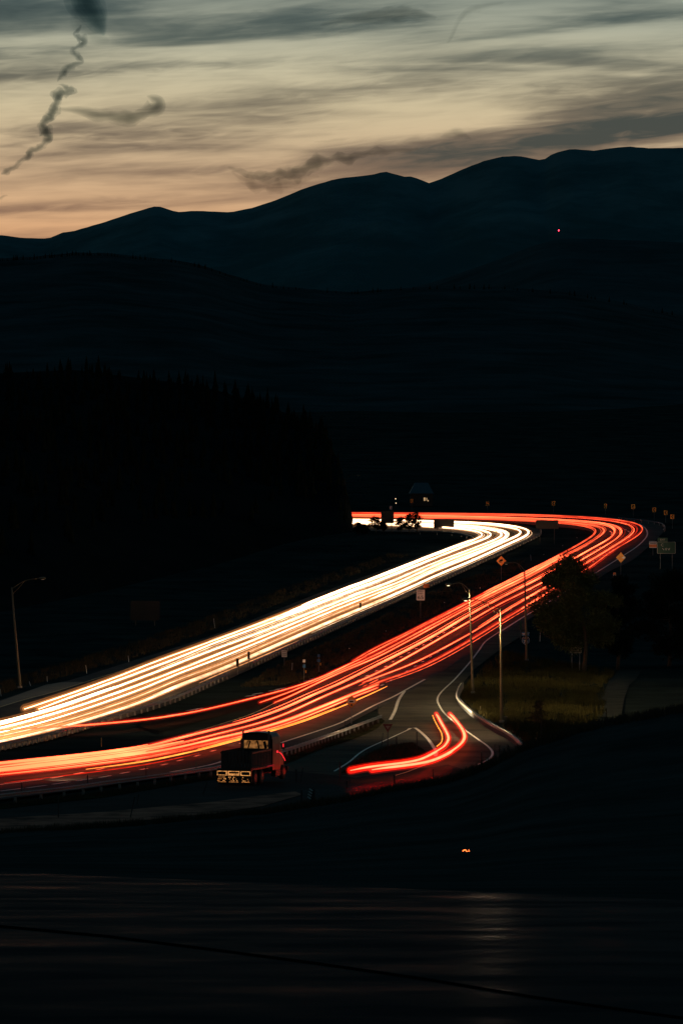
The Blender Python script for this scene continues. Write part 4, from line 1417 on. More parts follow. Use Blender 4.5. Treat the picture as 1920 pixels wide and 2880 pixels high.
# ------------------------------------------------------------------ delineator posts
def post(label, base, top, m=dark_post, r=.05, refl=None, group='delineator posts', name='delineator_post'):
    b = P(*base)
    t = at(top[0], top[1], b.y)
    root = empty(name, b, label, 'post', group)
    MB().box((b + t) / 2, (r * 2, r * 1.2, max((t - b).length, .2)), (t - b).normalized().to_track_quat('Z', 'Y').to_matrix(), .01).build('stake', m, root)
    if refl:
        MB().box(t + Vector((0, -r, -.08)), (r * 2.4, .03, .14), bevel=.01).build('reflector', refl, root)
    return root


near_posts = [((62, 2226), (62, 2200)), ((247, 2204), (247, 2180)), ((411, 2182), (411, 2157)), ((552, 2160), (552, 2143))]
for i, (b, t) in enumerate(near_posts):
    post(['first', 'second', 'third', 'fourth'][i] + ' dark post from the left along the lower guardrail', b, t, r=.06)
others = [((165, 2300), (165, 2240), 'thin dark post at the lower left before the guardrail'), ((367, 2300), (380, 2240), 'leaning dark stake at the lower left'), ((386, 2262), (392, 2233), 'short leaning stick beside the leaning stake'),
          ((571, 2233), (584, 2198), 'leaning stick left of the truck'), ((848, 2256), (848, 2222), 'dark post below the truck beside the striped barricade'), ((833, 2198), (833, 2163), 'thin stake right of the truck'),
          ((845, 2198), (852, 2158), 'slanted stake right of the truck'), ((955.7, 2193), (955.7, 2142), 'tall thin stake left of the ramp trails'), ((975, 2218), (975, 2196), 'short dark post below the ramp trails at the left'),
          ((1108.6, 2204), (1108.6, 2178), 'dark post below the middle of the ramp trails'), ((1217, 2187), (1217, 2163), 'dark post below the ramp bend'), ((1352.6, 2160), (1352.6, 2115), 'thick dark post in front of the ramp edge line'),
          ((1390, 2146), (1390, 2094), 'thin dark stake right of the ramp edge line'), ((1070, 2112), (1077, 2061), 'slanted stake left of the yield sign'), ((1114.6, 2104), (1114.6, 2072), 'short stake right of the yield sign'),
          ((1171.5, 2112), (1171.5, 2058), 'tall thin stake at the tip of the island'), ((1063, 2012), (1063, 1986), 'dark stake behind the end of the gore guardrail'), ((969, 2042), (969, 2028), 'short stake left of the gore warning sign')]
for b, t, lab in others:
    post(lab, b, t, r=.05 if 'thick' not in lab else .09)
for i, (b, t) in enumerate([((4, 1958), (1, 1938)), ((87, 1929), (83, 1917)), ((134, 1918), (133, 1902)), ((245, 1894), (242, 1871)), ((363, 1862), (361, 1844)), ((605, 1767), (601, 1740))]):
    post(['first', 'second', 'third', 'fourth', 'fifth', 'sixth'][i] + ' pale roadside post from the left above the inbound lanes', b, t, white_post, .05)
for i, (b, t) in enumerate([((982, 1848), (982, 1822)), ((1087, 1796), (1085, 1773)), ((1249, 1716), (1249, 1693)), ((1349, 1676), (1349, 1652)), ((1621, 1519), (1621, 1511)), ((1581, 1542), (1581, 1533)), ((1528, 1564), (1528, 1558))]):
    post(['nearest', 'second', 'third', 'fourth', 'farthest', 'sixth', 'fifth'][i] + ' reflector post along the median edge of the outbound lanes', b, t, dark_post, .035, reflector, 'reflector posts along the median')
for lab, b, t, m in (('pale stake in the median right of the notice sign', (821, 1886), (822, 1864), white_post), ('amber marker stake in the dark median near the lower left', (286, 2100), (286, 2075), reflector_a), ('pale stake left of the pine tree', (1517, 1804), (1518, 1772), white_post),
                     ('lone pale stake below the white bend', (1492, 1577), (1491, 1560), white_post), ('small stake beyond the curving ramp guardrail', (1350, 1996), (1350, 1986), white_post)):
    post(lab, b, t, m, .05)

# striped barricade end below the truck
p = P(872, 2256)
ba = empty('barricade', p, 'small black and white striped barricade below the truck', 'barricade')
MB().box(p + Vector((.15, 0, .45)), (.3, .1, .8), bevel=.02).build('panel', dark_post, ba)
for i in range(4):
    MB().box(p + Vector((-.06 + .04 * i, -.07, .28 + .17 * i)), (.26, .02, .07), Matrix.Rotation(R(35), 3, 'Y')).build('stripe', white_post, ba)

# ------------------------------------------------------------------ truck on the frontage road
def build_truck():
    base = P(658, 2209)
    yaw = -R(19)
    root = empty('flatbed_truck', base, 'dark flatbed truck seen from behind with amber lights across its tail', 'truck', rz=yaw)
    body = mat('dark_truck_paint', (.006, .006, .007), .4, var=.2, scale=1.5, spec=.4)
    blk = mat('black_rubber', (.012, .012, .012), .85)
    steel_d = mat('truck_frame_steel', (.03, .03, .032), .5, .6)
    wood = mat('stake_side_boards', (.05, .042, .034), .8, var=.4, scale=2)
    lampm = emit('amber_lamp_and_reflector', (1.0, .42, .12), .62, .9, 11.0)
    dimm = emit('amber_lamp_and_reflector_dim', (1.0, .36, .09), .4, .95, 14.0)
    redl = emit('red_glint_glow', (1.0, .03, .04), 1.3)  # glow imitating red reflections at the cab's right edge
    winm = emit('glowing_cab_pane', (1.0, .4, .11), .2, .95, 3.5)  # pane glows in place of trail light seen through the cab
    def pt(mb, name, m, par=root, smooth=False):
        return mb.build(name, m, par, world_coords=False, smooth=smooth)
    # local frame: x right, y forward, z up; tail at y = 0
    W = 2.5
    pt(MB().box((-.45, 3.6, .62), (.14, 7.0, .24)).box((.45, 3.6, .62), (.14, 7.0, .24)), 'frame', steel_d)
    deck = pt(MB().box((0, 2.3, 1.08), (W, 4.5, .12), bevel=.02), 'deck', steel_d)
    # tail panel with lamps
    tail = pt(MB().box((0, .03, .62), (W + .1, .08, .86), bevel=.02), 'tail_panel', body)
    for gx in (-.86, 0, .86):
        gw = .72 if gx else .84
        for bz in (.96, .70):
            MB().box((gx, -.03, bz), (gw, .03, .045)).build('lamp_strip', lampm, tail, world_coords=False)
        for sx in (-1, 1):
            MB().box((gx + sx * (gw / 2 - .03), -.03, .83), (.06, .03, .26)).build('lamp_strip', lampm, tail, world_coords=False)
        if gx:
            for q in (-.2, 0, .2):
                MB().tube([(gx + q, -.02, .83), (gx + q, -.06, .83)], .085, 12).build('round_lamp', body, tail, world_coords=False)
        else:
            MB().box((gx, -.03, .77), (gw * .8, .03, .09)).build('lamp_strip', lampm, tail, world_coords=False)
        rr = random.Random(int(gx * 10) + 5)
        for r_ in range(3):
            for q in range(6):
                if rr.random() < (.25 if gx < .5 else .5):
                    continue
                x = gx - gw * .42 + gw * .84 * (q + .5 * (r_ % 2)) / 6
                z = .56 - r_ * .12
                s = .04 * rr.uniform(.7, 1.2)
                MB().prism([(0, s), (-s, 0), (0, -s), (s, 0)], .03, Matrix.Translation((x, -.03, z))).build('reflector', dimm if rr.random() < .6 else lampm, tail, world_coords=False)  # reflectors carry a glow of their own in the material
        MB().box((gx, -.03, .235), (gw * .8, .03, .03)).build('lamp_strip', dimm, tail, world_coords=False)
    # stake-sided load box
    bx = pt(MB().box((0, 2.45, 1.2), (W - .25, 3.9, .1)), 'load_bed', wood)
    for sx in (-1, 1):
        for q in range(13):
            MB().box((sx * (W / 2 - .16), .6 + q * .31, 1.78), (.05, .22, 1.06), bevel=.01).build('side_board', wood, bx, world_coords=False)
        MB().box((sx * (W / 2 - .11), 2.45, 2.2), (.05, 3.9, .1)).build('top_rail', steel_d, bx, world_coords=False)
    for q in range(9):
        MB().box((-1.0 + q * .25, .5, 1.78), (.19, .05, 1.06), bevel=.01).build('tail_board', wood, bx, world_coords=False)
    # cab: rounded shell with a through window band
    cw, y0, y1 = 2.36, 4.55, 6.35
    ol = [(-cw / 2, .75), (-cw / 2 - .02, 2.2), (-cw / 2 + .06, 3.05), (-cw / 2 + .22, 3.3), (0, 3.38), (cw / 2 - .22, 3.3), (cw / 2 - .06, 3.05), (cw / 2 + .02, 2.2), (cw / 2, .75)]
    mb = MB()
    n = len(ol)
    ring = []
    for y, s in ((y0, .985), (y0 + .08, 1.0), (y1 - .4, 1.0), (y1, .96)):
        ring.append([Vector((x * s, y, z if z < 1 else 1 + (z - 1) * (s if y > 6 else 1))) for x, z in ol])
    v = [p for r in ring for p in r]
    f = [(i * n + j, i * n + j + 1, (i + 1) * n + j + 1, (i + 1) * n + j) for i in range(3) for j in range(n - 1)]
    f += [(i * n + n - 1, i * n, (i + 1) * n, (i + 1) * n + n - 1) for i in range(3)]
    f += [tuple(range(3 * n, 4 * n))]
    mb.add(v, f)
    # rear wall of the cab around the window opening
    mb.box((0, y0, 1.5), (cw, .06, 1.5)).box((0, y0, 3.02), (cw - .2, .06, .36)).box((-cw / 2 + .1, y0, 2.55), (.2, .06, .7)).box((cw / 2 - .1, y0, 2.55), (.2, .06, .7))
    cab_ = pt(mb, 'cab', body)
    wn = pt(MB().box((0, y0 + .01, 2.52), (cw - .42, .02, .56)), 'rear_window', winm)
    for x_ in (-.55, .12, .62):
        MB().box((x_, y0 - .02, 2.5), (.1 if x_ < .5 else .2, .03, .52), Matrix.Rotation(R(18 if x_ < 0 else -14), 3, 'Y')).build('seat_edge', body, wn, world_coords=False)
    pt(MB().box((0, 6.9, 1.35), (1.9, 1.3, 1.2), bevel=.15), 'hood', body)
    pt(MB().box((0, 7.6, .7), (2.4, .15, .35), bevel=.04), 'front_bumper', steel_d)
    for sx in (-1, 1):
        mi = pt(MB().box((sx * 1.42, 6.1, 2.35), (.16, .1, .5), bevel=.03).tube([(sx * 1.15, 6.1, 2.5), (sx * 1.4, 6.1, 2.45)], .02, 6), 'mirror', body)
        if sx > 0:
            MB().box((1.42, 6.03, 2.4), (.06, .02, .24)).build('mirror_glint', redl, mi, world_coords=False)
        pt(MB().tube([(sx * .95, 4.42, .8), (sx * .95, 4.42, 3.5)], .07, 10), 'exhaust_stack', steel)
        pt(MB().box((sx * 1.1, 5.4, .55), (.35, 1.1, .5), bevel=.06), 'fuel_tank', steel_d)
    pt(MB().tube([(1.27, 3.2, 1.12), (1.27, 4.5, 1.14)], .025, 6), 'side_marker', emit('red_marker_faint', (1.0, .03, .06), .35))
    pt(MB().tube([(1.27, 5.6, 1.95), (1.3, 6.0, 1.8), (1.33, 6.5, 1.45), (1.35, 6.6, 1.3)], .03, 6), 'red_glint', redl)
    pt(MB().box((1.25, 5.3, 2.0), (.06, .2, .16), bevel=.02), 'red_glint', redl)
    # wheels
    for y_ in (.95, 2.25, 6.7):
        for sx in (-1, 1):
            wdt = .5 if y_ < 3 else .28
            cx = sx * (W / 2 - wdt / 2 - .02)
            t = pt(MB().tube([(cx - wdt / 2, y_, .5), (cx - wdt / 2 + .04, y_, .5), (cx + wdt / 2 - .04, y_, .5), (cx + wdt / 2, y_, .5)], [.43, .5, .5, .43], 20), 'wheel', blk, smooth=False)
            MB().tube([(cx + sx * (wdt / 2 + .01), y_, .5), (cx + sx * (wdt / 2 - .08), y_, .5)], [.27, .22], 14).build('rim', steel_d, t, world_coords=False)
    for sx in (-1, 1):
        pt(MB().box((sx * .95, .3, .3), (.55, .02, .5)), 'mud_flap', blk)


build_truck()

# ------------------------------------------------------------------ house beyond the bend
def build_house():
    b = P(1185, 1424)
    root = empty('house', b, 'dark house with a blue roof and small lit windows beyond the bend', 'house')
    s = b.y / F
    w, d, h = 62 * s, 8, 36 * s
    wall = mat('house_siding', (.04, .042, .042), .8, var=.2, scale=1)
    roof = mat('metal_roof', (.006, .016, .026), .5, .2, var=.2, scale=1)
    MB().box(b + Vector((0, 4, h * .5)), (w, d, h)).build('wall', wall, root)
    z0, z1 = b.z + h, b.z + h + 30 * s
    x0, x1, y0, y1 = b.x - w * .55, b.x + w * .55, b.y - .6, b.y + d + .8
    ym = b.y + d / 2
    v = [(x0, y0, z0), (x1, y0, z0), (x1, y1, z0), (x0, y1, z0), (x0 + w * .25, ym, z1), (x1 - w * .25, ym, z1)]
    MB().add(v, [(0, 1, 5, 4), (1, 2, 5), (2, 3, 4, 5), (3, 0, 4), (3, 2, 1, 0)]).build('roof', roof, root)
    lit = emit('lit_house_window', (1.0, .62, .3), .5, .5, 3)
    for (x, y, ww, hh) in ((1193, 1404, 4, 9), (1199, 1404, 2.5, 8), (1203, 1408, 2.5, 4)):
        p = at(x, y, b.y - .03)
        wd = MB().box(p + Vector((0, .03, 0)), ((ww + 1.6) * s, .06, (hh + 1.6) * s)).build('window', wall, root)
        MB().box(p + Vector((0, -.01, 0)), (ww * s, .04, hh * s)).build('pane', lit, wd)
    return root


build_house()


def yard_lamp(label, px, py, base_y, m, r=.12, Y=None):
    b = P(px, base_y) if Y is None else at(px, base_y, Y)
    t = at(px, py, b.y)
    root = empty('yard_lamp', b, label, 'lamp', 'small far lamps')
    MB().tube([b, t], [.06, .04], 6).build('post', dark_post, root)
    MB().tube([t + Vector((0, 0, -r)), t + Vector((0, 0, -r * .4)), t + Vector((0, 0, r * .4)), t + Vector((0, 0, r))], [r * .4, r, r, r * .4], 8).build('globe', m, root)
    return root


yl = emit('yard_lamp_glow', (1.0, .72, .4), 1.6)
ol_ = emit('orange_lamp_glow', (1.0, .3, .1), 1.2)
yard_lamp('upper small white lamp left of the dark house', 1112, 1403, 1424, yl)
yard_lamp('lower small white lamp left of the dark house', 1113, 1415, 1426, yl)
yard_lamp('faint orange lamp on the black slope at the left', 848, 1342, 1400, ol_, .1)
yard_lamp('small orange lamp on the black slope left of the far street lamp', 917, 1340, 1400, ol_, .12)
b = at(1570, 660, 9000)
rt = empty('beacon_mast', b, 'single red beacon light on the dark mountain slope', 'beacon')
MB().tube([b, at(1570, 649, 9000)], [.6, .4], 6).build('mast', dark_post, rt)
q = at(1570, 648, 8999)
MB().tube([q + Vector((0, 0, -1.2)), q + Vector((0, 0, -.6)), q + Vector((0, 0, .6)), q + Vector((0, 0, 1.2))], [.5, 1.2, 1.2, .5], 8).build('lamp', emit('red_beacon', (1.0, .03, .06), 9.0), rt)

# ------------------------------------------------------------------ trees
def pine(label, base, top_y, width_px, seed, m=needle, leaves=9000, lean=0.0, crown_from=.25, shape=None, cards=.16, name='pine_tree', cat='tree', group='pine trees'):
    rng = random.Random(seed)
    b = P(*base)
    H = at(base[0], top_y, b.y).z - b.z
    Rw = width_px * b.y / F / 2
    root = empty(name, b, label, cat, group)
    top = b + Vector((lean * H, 0, H * .97))
    tr = [b + Vector((0, 0, -.3)), b + Vector((.02 * H, 0, H * .3)), b.lerp(top, .65), top]
    trunk = MB().tube(crom(tr, 4), [H * .022 * (1 - .9 * i / 12) + .015 for i in range(13)], 8).build('trunk', bark, root, smooth=True)
    mb = MB()
    clumps = []
    nb = int(26 + H)
    for i in range(nb):
        t = crown_from + (1 - crown_from) * (i + rng.random() * .6) / nb
        prof = (shape or (lambda t: math.sin(math.pi * min(1, (t - crown_from) / (1 - crown_from) * .82 + .18)) ** .7))(t)
        a = rng.uniform(0, 6.283)
        L = Rw * prof * rng.uniform(.55, 1.08)
        s = b.lerp(top, t)
        e = s + Vector((math.cos(a) * L, math.sin(a) * L, L * rng.uniform(-.05, .35)))
        mid = s.lerp(e, .5) + Vector((0, 0, -.06 * L))
        mb.tube(crom([s, mid, e], 3), [.05 * H / 14 + .01, .04 * H / 14 + .01, .034 * H / 14, .03 * H / 14, .024 * H / 14, .018 * H / 14, .01 * H / 14], 5, cap=False)
        for q in (.45, .7, .9, 1.0):
            if L * q > Rw * .12:
                clumps.append((s.lerp(e, q) + Vector((rng.uniform(-.2, .2), rng.uniform(-.2, .2), rng.uniform(-.1, .25))) * Rw * .2, Rw * rng.uniform(.13, .27)))
    clumps.append((top, Rw * .18))
    mb.build('limbs', bark, root)
    fb = MB()
    per = max(6, leaves // len(clumps))
    V, Fc = [], []
    for c, r in clumps:
        for _ in range(per):
            d = Vector((rng.gauss(0, 1), rng.gauss(0, 1), rng.gauss(0, .75)))
            d = d.normalized() * r * rng.random() ** .45
            p = c + d
            L = cards * rng.uniform(.7, 1.5)
            u = (d.normalized() + Vector((rng.uniform(-.7, .7), rng.uniform(-.7, .7), rng.uniform(-.2, .8)))).normalized()
            w = u.cross(Vector((rng.uniform(-1, 1), rng.uniform(-1, 1), rng.uniform(-1, 1)))).normalized() * L * .38
            n = len(V)
            V += [p - w, p + w, p + u * L * 1.3]
            Fc.append((n, n + 1, n + 2))
    fb.v, fb.f = V, Fc
    fb.build('crown', m, root)
    return root


pine('large dark pine standing in front of the red trails, lit low on its left side', (1640, 1888), 1570, 235, 3, leaves=36000, crown_from=.22, lean=-.08, cards=.2)
pine('black pine at the right behind the large one', (1735, 1880), 1622, 150, 5, m=needle_dark, leaves=12000, crown_from=.15, cards=.24)
pine('black pine at the right edge of the picture below the exit sign', (1880, 1870), 1610, 210, 6, m=needle_dark, leaves=12000, crown_from=.12, cards=.26)
fars = [('first small scrubby tree from the left before the far trails', (1057, 1496), 1455, 46, 31), ('second small scrubby tree, beside the square signboard', (1077, 1497), 1468, 22, 32), ('third small scrubby tree, right of the square signboard', (1127, 1498), 1455, 36, 33),
        ('fourth small scrubby tree from the left, tallest of the row', (1150, 1499), 1446, 34, 34), ('rightmost small scrubby tree before the far trails', (1171, 1498), 1440, 34, 35)]
for lab, b_, t_, w_, sd in fars:
    pine(lab, b_, t_, w_, sd, m=needle_dark, leaves=1400, crown_from=.2, cards=.22, name='scrub_tree', group='scrubby trees by the far trails')
pine('dark rounded bush at the left end of the white trails', (1006, 1499), 1471, 34, 41, m=needle_dark, leaves=1500, crown_from=.05, cards=.22, name='bush', cat='bush', group='bushes by the far trails')
pine('low dark bush right of the rounded one before the white trails', (1022, 1500), 1478, 36, 42, m=needle_dark, leaves=1500, crown_from=.05, cards=.22, name='bush', cat='bush', group='bushes by the far trails')
pine('bare sapling on the lit grass right of the ramp lamp', (1519, 2072), 1968, 60, 51, m=straw_dark, leaves=700, crown_from=.4, cards=.12, name='sapling', group=None)

# ------------------------------------------------------------------ grass
def inside(poly, x, y):
    r = False
    n = len(poly)
    for i in range(n):
        x0, y0 = poly[i]
        x1, y1 = poly[(i + 1) % n]
        if (y0 > y) != (y1 > y) and x < (x1 - x0) * (y - y0) / (y1 - y0) + x0:
            r = not r
    return r


def grass(name, label, poly, n, hmin, hmax, m, seed, place=None, width=.035):
    rng = random.Random(seed)
    xs, ys = [p[0] for p in poly], [p[1] for p in poly]
    V, Fc = [], []
    c = 0
    while c < n:
        x, y = rng.uniform(min(xs), max(xs)), rng.uniform(min(ys), max(ys))
        if not inside(poly, x, y):
            continue
        if noise.noise(Vector((x * .03, y * .06, seed))) < -.15 and rng.random() < .8:
            c += 1
            continue
        c += 1
        p = place(x, y) if place else P(x, y)
        p.z -= .18
        for _ in range(3):
            q = p + Vector((rng.gauss(0, .2), rng.gauss(0, .5), 0))
            h = rng.uniform(hmin, hmax)
            a = rng.uniform(0, 6.28)
            w = Vector((math.cos(a), math.sin(a), 0)) * width
            k = len(V)
            V += [q - w, q + w, q + Vector((rng.uniform(-.3, .3) * h, rng.uniform(-.3, .3) * h, h + .16))]
            Fc.append((k, k + 1, k + 2))
    me = mesh(V, Fc, name)
    return tag(link(name, me, m), label, 'grass', kind='stuff')


grass('bank_grass', 'dry grass on the bank right of the curving guardrail', [(1310, 1930), (1300, 1960), (1350, 2005), (1450, 2060), (1490, 2095), (1640, 2050), (1700, 2000), (1690, 1930), (1730, 1888), (1500, 1850), (1420, 1832), (1370, 1870)], 16000, .25, .6, straw, 1)
grass('median_grass', 'sparse dry grass in the median', [(680, 1930), (760, 1880), (1000, 1770), (1200, 1668), (1400, 1590), (1480, 1570), (1440, 1612), (1200, 1735), (1000, 1842), (850, 1920)], 9000, .15, .4, straw_dark, 2)
grass('verge_grass', 'dark grass tufts along the frontage verge', [(-20, 2268), (300, 2228), (620, 2178), (794, 2128), (1060, 2028), (1050, 2050), (900, 2105), (790, 2150), (600, 2190), (300, 2240), (-20, 2276)], 5000, .1, .35, straw_dark, 3)
grass('island_grass', 'low weeds on the traffic island', [(965, 2176), (1010, 2142), (1050, 2118), (1105, 2100), (1155, 2094), (1185, 2112), (1195, 2128), (1150, 2138), (1070, 2149), (990, 2168)], 3000, .2, .45, straw_dark, 4)
grass('roadside_grass', 'dark grass along the bank above the inbound lanes', [(-20, 1955), (120, 1915), (400, 1842), (620, 1762), (900, 1650), (1150, 1560), (1100, 1555), (800, 1655), (400, 1800), (-20, 1925)], 6000, .2, .5, straw_dark, 5)


def hill_place(x, y):
    return at(x, interp(CREST, x) + 1.5, random.uniform(259, 263))


grass('crest_grass', 'black grass fringe along the hillside crest', [(-50, 0), (1960, 0), (1960, 10), (-50, 10)], 9000, .1, .42, straw_dark, 6, hill_place, .02)
# tall dead weeds on the crest
rng = random.Random(77)
weeds = [(1402, 2132, 2098, 'leftmost of the dead weed stalks right of the ramp line'), (1415, 2128, 2106, 'second dead weed stalk right of the ramp line'), (1424, 2124, 2096, 'third dead weed stalk right of the ramp line'), (1432, 2122, 2100, 'fourth dead weed stalk right of the ramp line'),
         (1572, 2074, 2000, 'tall dead weed stalk on the dark crest below the lit grass'), (1584, 2070, 2018, 'second dead weed stalk on the crest below the lit grass'), (1596, 2066, 2012, 'third dead weed stalk on the crest below the lit grass'),
         (1668, 2044, 1985, 'dead weed stalk left of the pale path'), (1684, 2040, 1968, 'tallest dead weed stalk in front of the pale path'), (1706, 2034, 1992, 'dead weed stalk at the right of the pale path'),
         (140, 2342, 2322, 'short weed stalk at the lower left on the crest')]
for x, yb, yt, lab in weeds:
    b = at(x, yb, 261)
    t = at(x + rng.uniform(-4, 4), yt, 261)
    root = empty('dead_weed', b, lab, 'weed', 'dead weed stalks on the crest')
    MB().tube(crom([b + Vector((0, 0, -.4)), b.lerp(t, .5) + Vector((rng.uniform(-.04, .04), 0, 0)), t], 3), .016, 5).build('stem', straw_dark, root)
    mb = MB()
    for _ in range(26):
        q = b.lerp(t, rng.uniform(.45, 1.0))
        d = Vector((rng.uniform(-1, 1), rng.uniform(-1, 1), rng.uniform(.2, 1))).normalized() * rng.uniform(.05, .14)
        w = Vector((rng.uniform(-1, 1), 0, rng.uniform(-1, 1))).normalized() * .018
        mb.add([q - w, q + w, q + d], [(0, 1, 2)])
    mb.build('seed_head', straw_dark, root)

# ------------------------------------------------------------------ vapour trail and dark wisps (thin absorbing volumes far behind the ridge)
def vol(name, dens, col=(.2, .3, .33)):
    m = bpy.data.materials.new(name)
    m.use_nodes = True
    m.node_tree.nodes.clear()
    k = NT(m.node_tree)
    o = k.n('ShaderNodeOutputMaterial')
    a = k.n('ShaderNodeVolumeAbsorption')
    a.inputs[0].default_value = tuple(col) + (1,)
    a.inputs[1].default_value = dens
    k.l(a.outputs[0], o.inputs[1])
    return m


CY = 16000.0


def puff_tube(name, label, pts, dens, seed, seg=20, sub=7, amp=.45, freq=.02, flat=1.0, depth=1.0, cat='cloud', group=None):
    """pts: (px, py, radius px); nested veils of thin vapour make the edge soft"""
    s = CY / F
    cen = crom([Vector((x, y, 0)) for x, y, _ in pts], sub)
    rad = crom([Vector((r, 0, 0)) for _, _, r in pts], sub)
    n = len(cen)
    root = empty(name, at(pts[0][0], pts[0][1], CY), label, cat, group)
    for lay, f in enumerate((1.25, 1.0, .76, .52, .3)):
        rows = []
        for i, (c, r) in enumerate(zip(cen, rad)):
            t = (cen[min(i + 1, n - 1)] - cen[max(i - 1, 0)]).normalized()
            nx, ny = -t.y, t.x
            rr = abs(r.x) * f * (1.0 if 0 < i < n - 1 else .05)
            row = []
            for q in range(seg):
                a = q * 6.2832 / seg
                k = 1 + amp * noise.fractal(Vector((c.x * freq, c.y * freq, seed + lay * .35 + math.cos(a) * .6)), .8, 2.0, 4)
                o = math.cos(a) * rr * max(k, .15) * flat
                wob = amp * r.x * .6 * noise.noise(Vector((c.x * freq * 1.7, c.y * freq * 1.7, seed * 2.3 + lay * .2)))
                row.append(at(c.x + nx * (o + wob), c.y + ny * (o + wob), CY + math.sin(a) * rr * max(k, .15) * s * depth))
            row.append(row[0].copy())
            rows.append(row)
        me = grid_mesh(rows, 'veil')
        bm = bmesh.new()
        bm.from_mesh(me)
        bmesh.ops.remove_doubles(bm, verts=bm.verts[:], dist=.01)
        bmesh.ops.holes_fill(bm, edges=bm.edges[:], sides=60)
        bmesh.ops.recalc_face_normals(bm, faces=bm.faces[:])
        bm.to_mesh(me)
        bm.free()
        link('veil', me, dens, root, smooth=True)
    return root


dk = vol('dense_vapour', .0105, (.15, .24, .28))
md = vol('thin_vapour', .0040, (.2, .25, .27))
lt = vol('thin_wisp', .0022, (.3, .3, .3))
G = 'dark wisps of cloud above the mountains'
puff_tube('cloud', 'dark teal plume at the top left of the sky', [(225, -120, 46), (232, -50, 48), (240, 0, 44), (256, 30, 36), (272, 60, 28), (286, 84, 16), (294, 100, 4)], vol('plume_vapour', .0062, (.1, .3, .36)), 1, amp=.3, freq=.012, group=G)
puff_tube('cloud', 'pale ragged haze below the dark plume', [(205, 20, 10), (228, 60, 22), (246, 84, 22), (280, 104, 20), (310, 116, 5)], vol('pale_vapour', .0018), 2, amp=.5, group=G)
puff_tube('vapour_trail', 'upper curl of the broken vapour trail at the left', [(228, 70, 4), (222, 84, 8), (210, 95, 6), (220, 104, 9), (236, 116, 11), (228, 126, 9), (214, 134, 5), (205, 143, 6), (222, 164, 9), (232, 174, 6), (212, 180, 8), (192, 190, 9), (178, 206, 9), (168, 218, 7), (162, 230, 2)], dk, 3, amp=.65, freq=.045, depth=1.3, cat='vapour trail')
puff_tube('vapour_trail', 'long middle stretch of the broken vapour trail at the left', [(164, 237, 2), (178, 240, 5), (195, 250, 9), (214, 256, 5), (190, 258, 11), (168, 268, 14), (158, 290, 12), (150, 312, 13), (142, 332, 15), (126, 340, 12), (122, 356, 11), (134, 372, 16), (138, 388, 13), (126, 402, 8), (112, 416, 9),
                                                                                     (92, 424, 9), (80, 440, 10), (66, 446, 6), (52, 460, 6), (34, 474, 8), (18, 484, 9), (4, 490, 3)], dk, 4, amp=.65, freq=.045, depth=1.3, cat='vapour trail')
puff_tube('vapour_trail', 'last scrap of vapour trail at the left edge', [(-14, 564, 2), (0, 558, 4), (10, 552, 4), (24, 549, 1.5)], dk, 5, amp=.4, freq=.05, cat='vapour trail')
puff_tube('cloud', 'curled grey wisp right of the vapour trail', [(165, 306, 5), (220, 312, 9), (275, 322, 15), (325, 328, 19), (365, 332, 20), (405, 322, 17), (438, 304, 20), (444, 286, 16), (428, 274, 9), (412, 270, 2)], md, 6, amp=.4, freq=.014, depth=2.0, group=G)
puff_tube('cloud', 'dark slanting wisp above the saddle of the mountains', [(640, 468, 3), (680, 486, 10), (740, 496, 16), (800, 490, 18), (860, 470, 17), (930, 448, 16), (1010, 436, 13), (1100, 424, 9), (1180, 418, 3)], md, 7, amp=.9, freq=.022, depth=1.6, group=G)
puff_tube('cloud', 'streaked veil under the slanting wisp', [(650, 480, 3), (690, 508, 16), (740, 522, 20), (790, 526, 18), (840, 512, 14), (900, 496, 4)], lt, 8, amp=.9, freq=.02, depth=2, group=G)
puff_tube('cloud', 'small dark tuft above the middle peaks', [(1236, 386, 2), (1258, 378, 9), (1282, 374, 12), (1306, 380, 9), (1326, 392, 2)], md, 9, amp=.4, freq=.03, group=G)
puff_tube('cloud', 'thin grey dash left of the small tuft', [(880, 400, 2), (920, 397, 5), (960, 393, 5), (985, 388, 2)], md, 10, amp=.5, freq=.03, group=G)
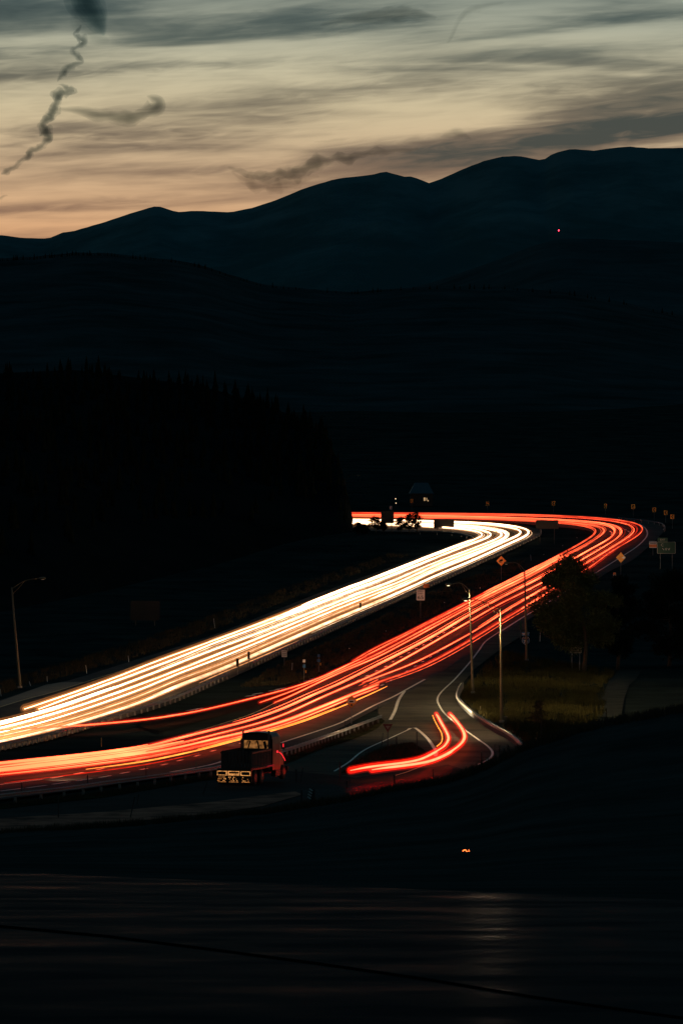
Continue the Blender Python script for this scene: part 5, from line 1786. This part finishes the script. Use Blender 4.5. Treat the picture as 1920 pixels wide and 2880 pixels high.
puff_tube('cloud', 'dark streak of cloud along the top of the sky', [(900, 70, 4), (970, 56, 12), (1040, 46, 20), (1110, 40, 24), (1160, 36, 18), (1230, 50, 5)], md, 11, amp=.5, freq=.012, group=G)
puff_tube('cloud', 'faint hooked wisp near the top right', [(1256, 122, 2), (1268, 106, 6), (1290, 60, 7), (1320, 30, 9), (1370, 16, 8), (1420, 6, 3)], md, 12, amp=.5, freq=.02, group=G)

# ------------------------------------------------------------------ unseen spots added for the outbound traffic's headlamps, to light road, signs and bank
def unseen_headlamp(px, py, tx, ty, energy, cone=16, h=.75, th=1.2, parent=None, col=(1.0, .74, .45)):
    p = P(px, py, h)
    t = P(tx, ty, th)
    ld = bpy.data.lights.new('unseen_headlamp_light', 'SPOT')
    ld.energy = energy
    ld.color = col
    ld.spot_size = R(cone)
    ld.spot_blend = 1.0
    ld.shadow_soft_size = .12
    o = bpy.data.objects.new('unseen_headlamp_light', ld)
    o.parent = parent or OUTBOUND                       # bare spots without lamp bodies, hung on one tail-light trail
    o.location = p - o.parent.location
    o.rotation_euler = (t - p).to_track_quat('-Z', 'Y').to_euler()
    COL.objects.link(o)
    return o


unseen_headlamp(870, 2000, 1182, 1738, 60000, 8, th=3)
unseen_headlamp(1050, 1880, 1410, 1632, 120000, 8, th=4)
unseen_headlamp(1560, 1670, 1745, 1590, 30000, 7, th=3)
unseen_headlamp(1372, 1459, 1370, 1443, 230000, 16, th=3.4)
unseen_headlamp(1560, 1466, 1555, 1445, 330000, 16, th=3.4)
unseen_headlamp(1705, 1477, 1701, 1449, 430000, 14, th=3.4)
unseen_headlamp(1772, 1492, 1779, 1457, 400000, 12, th=3.4)
unseen_headlamp(1806, 1510, 1838, 1465, 400000, 12, th=3.4)
unseen_headlamp(1800, 1525, 1885, 1480, 300000, 16, th=4)
unseen_headlamp(1245, 2010, 1560, 1850, 22000, 34, th=2.6)
unseen_headlamp(150, 2170, 640, 2080, 9000, 40, th=.1)
unseen_headlamp(640, 2075, 1000, 1940, 9000, 40, th=.1)
unseen_headlamp(1040, 1895, 1400, 1710, 12000, 40, th=.1)
unseen_headlamp(1480, 1650, 1760, 1510, 14000, 40, th=.1)
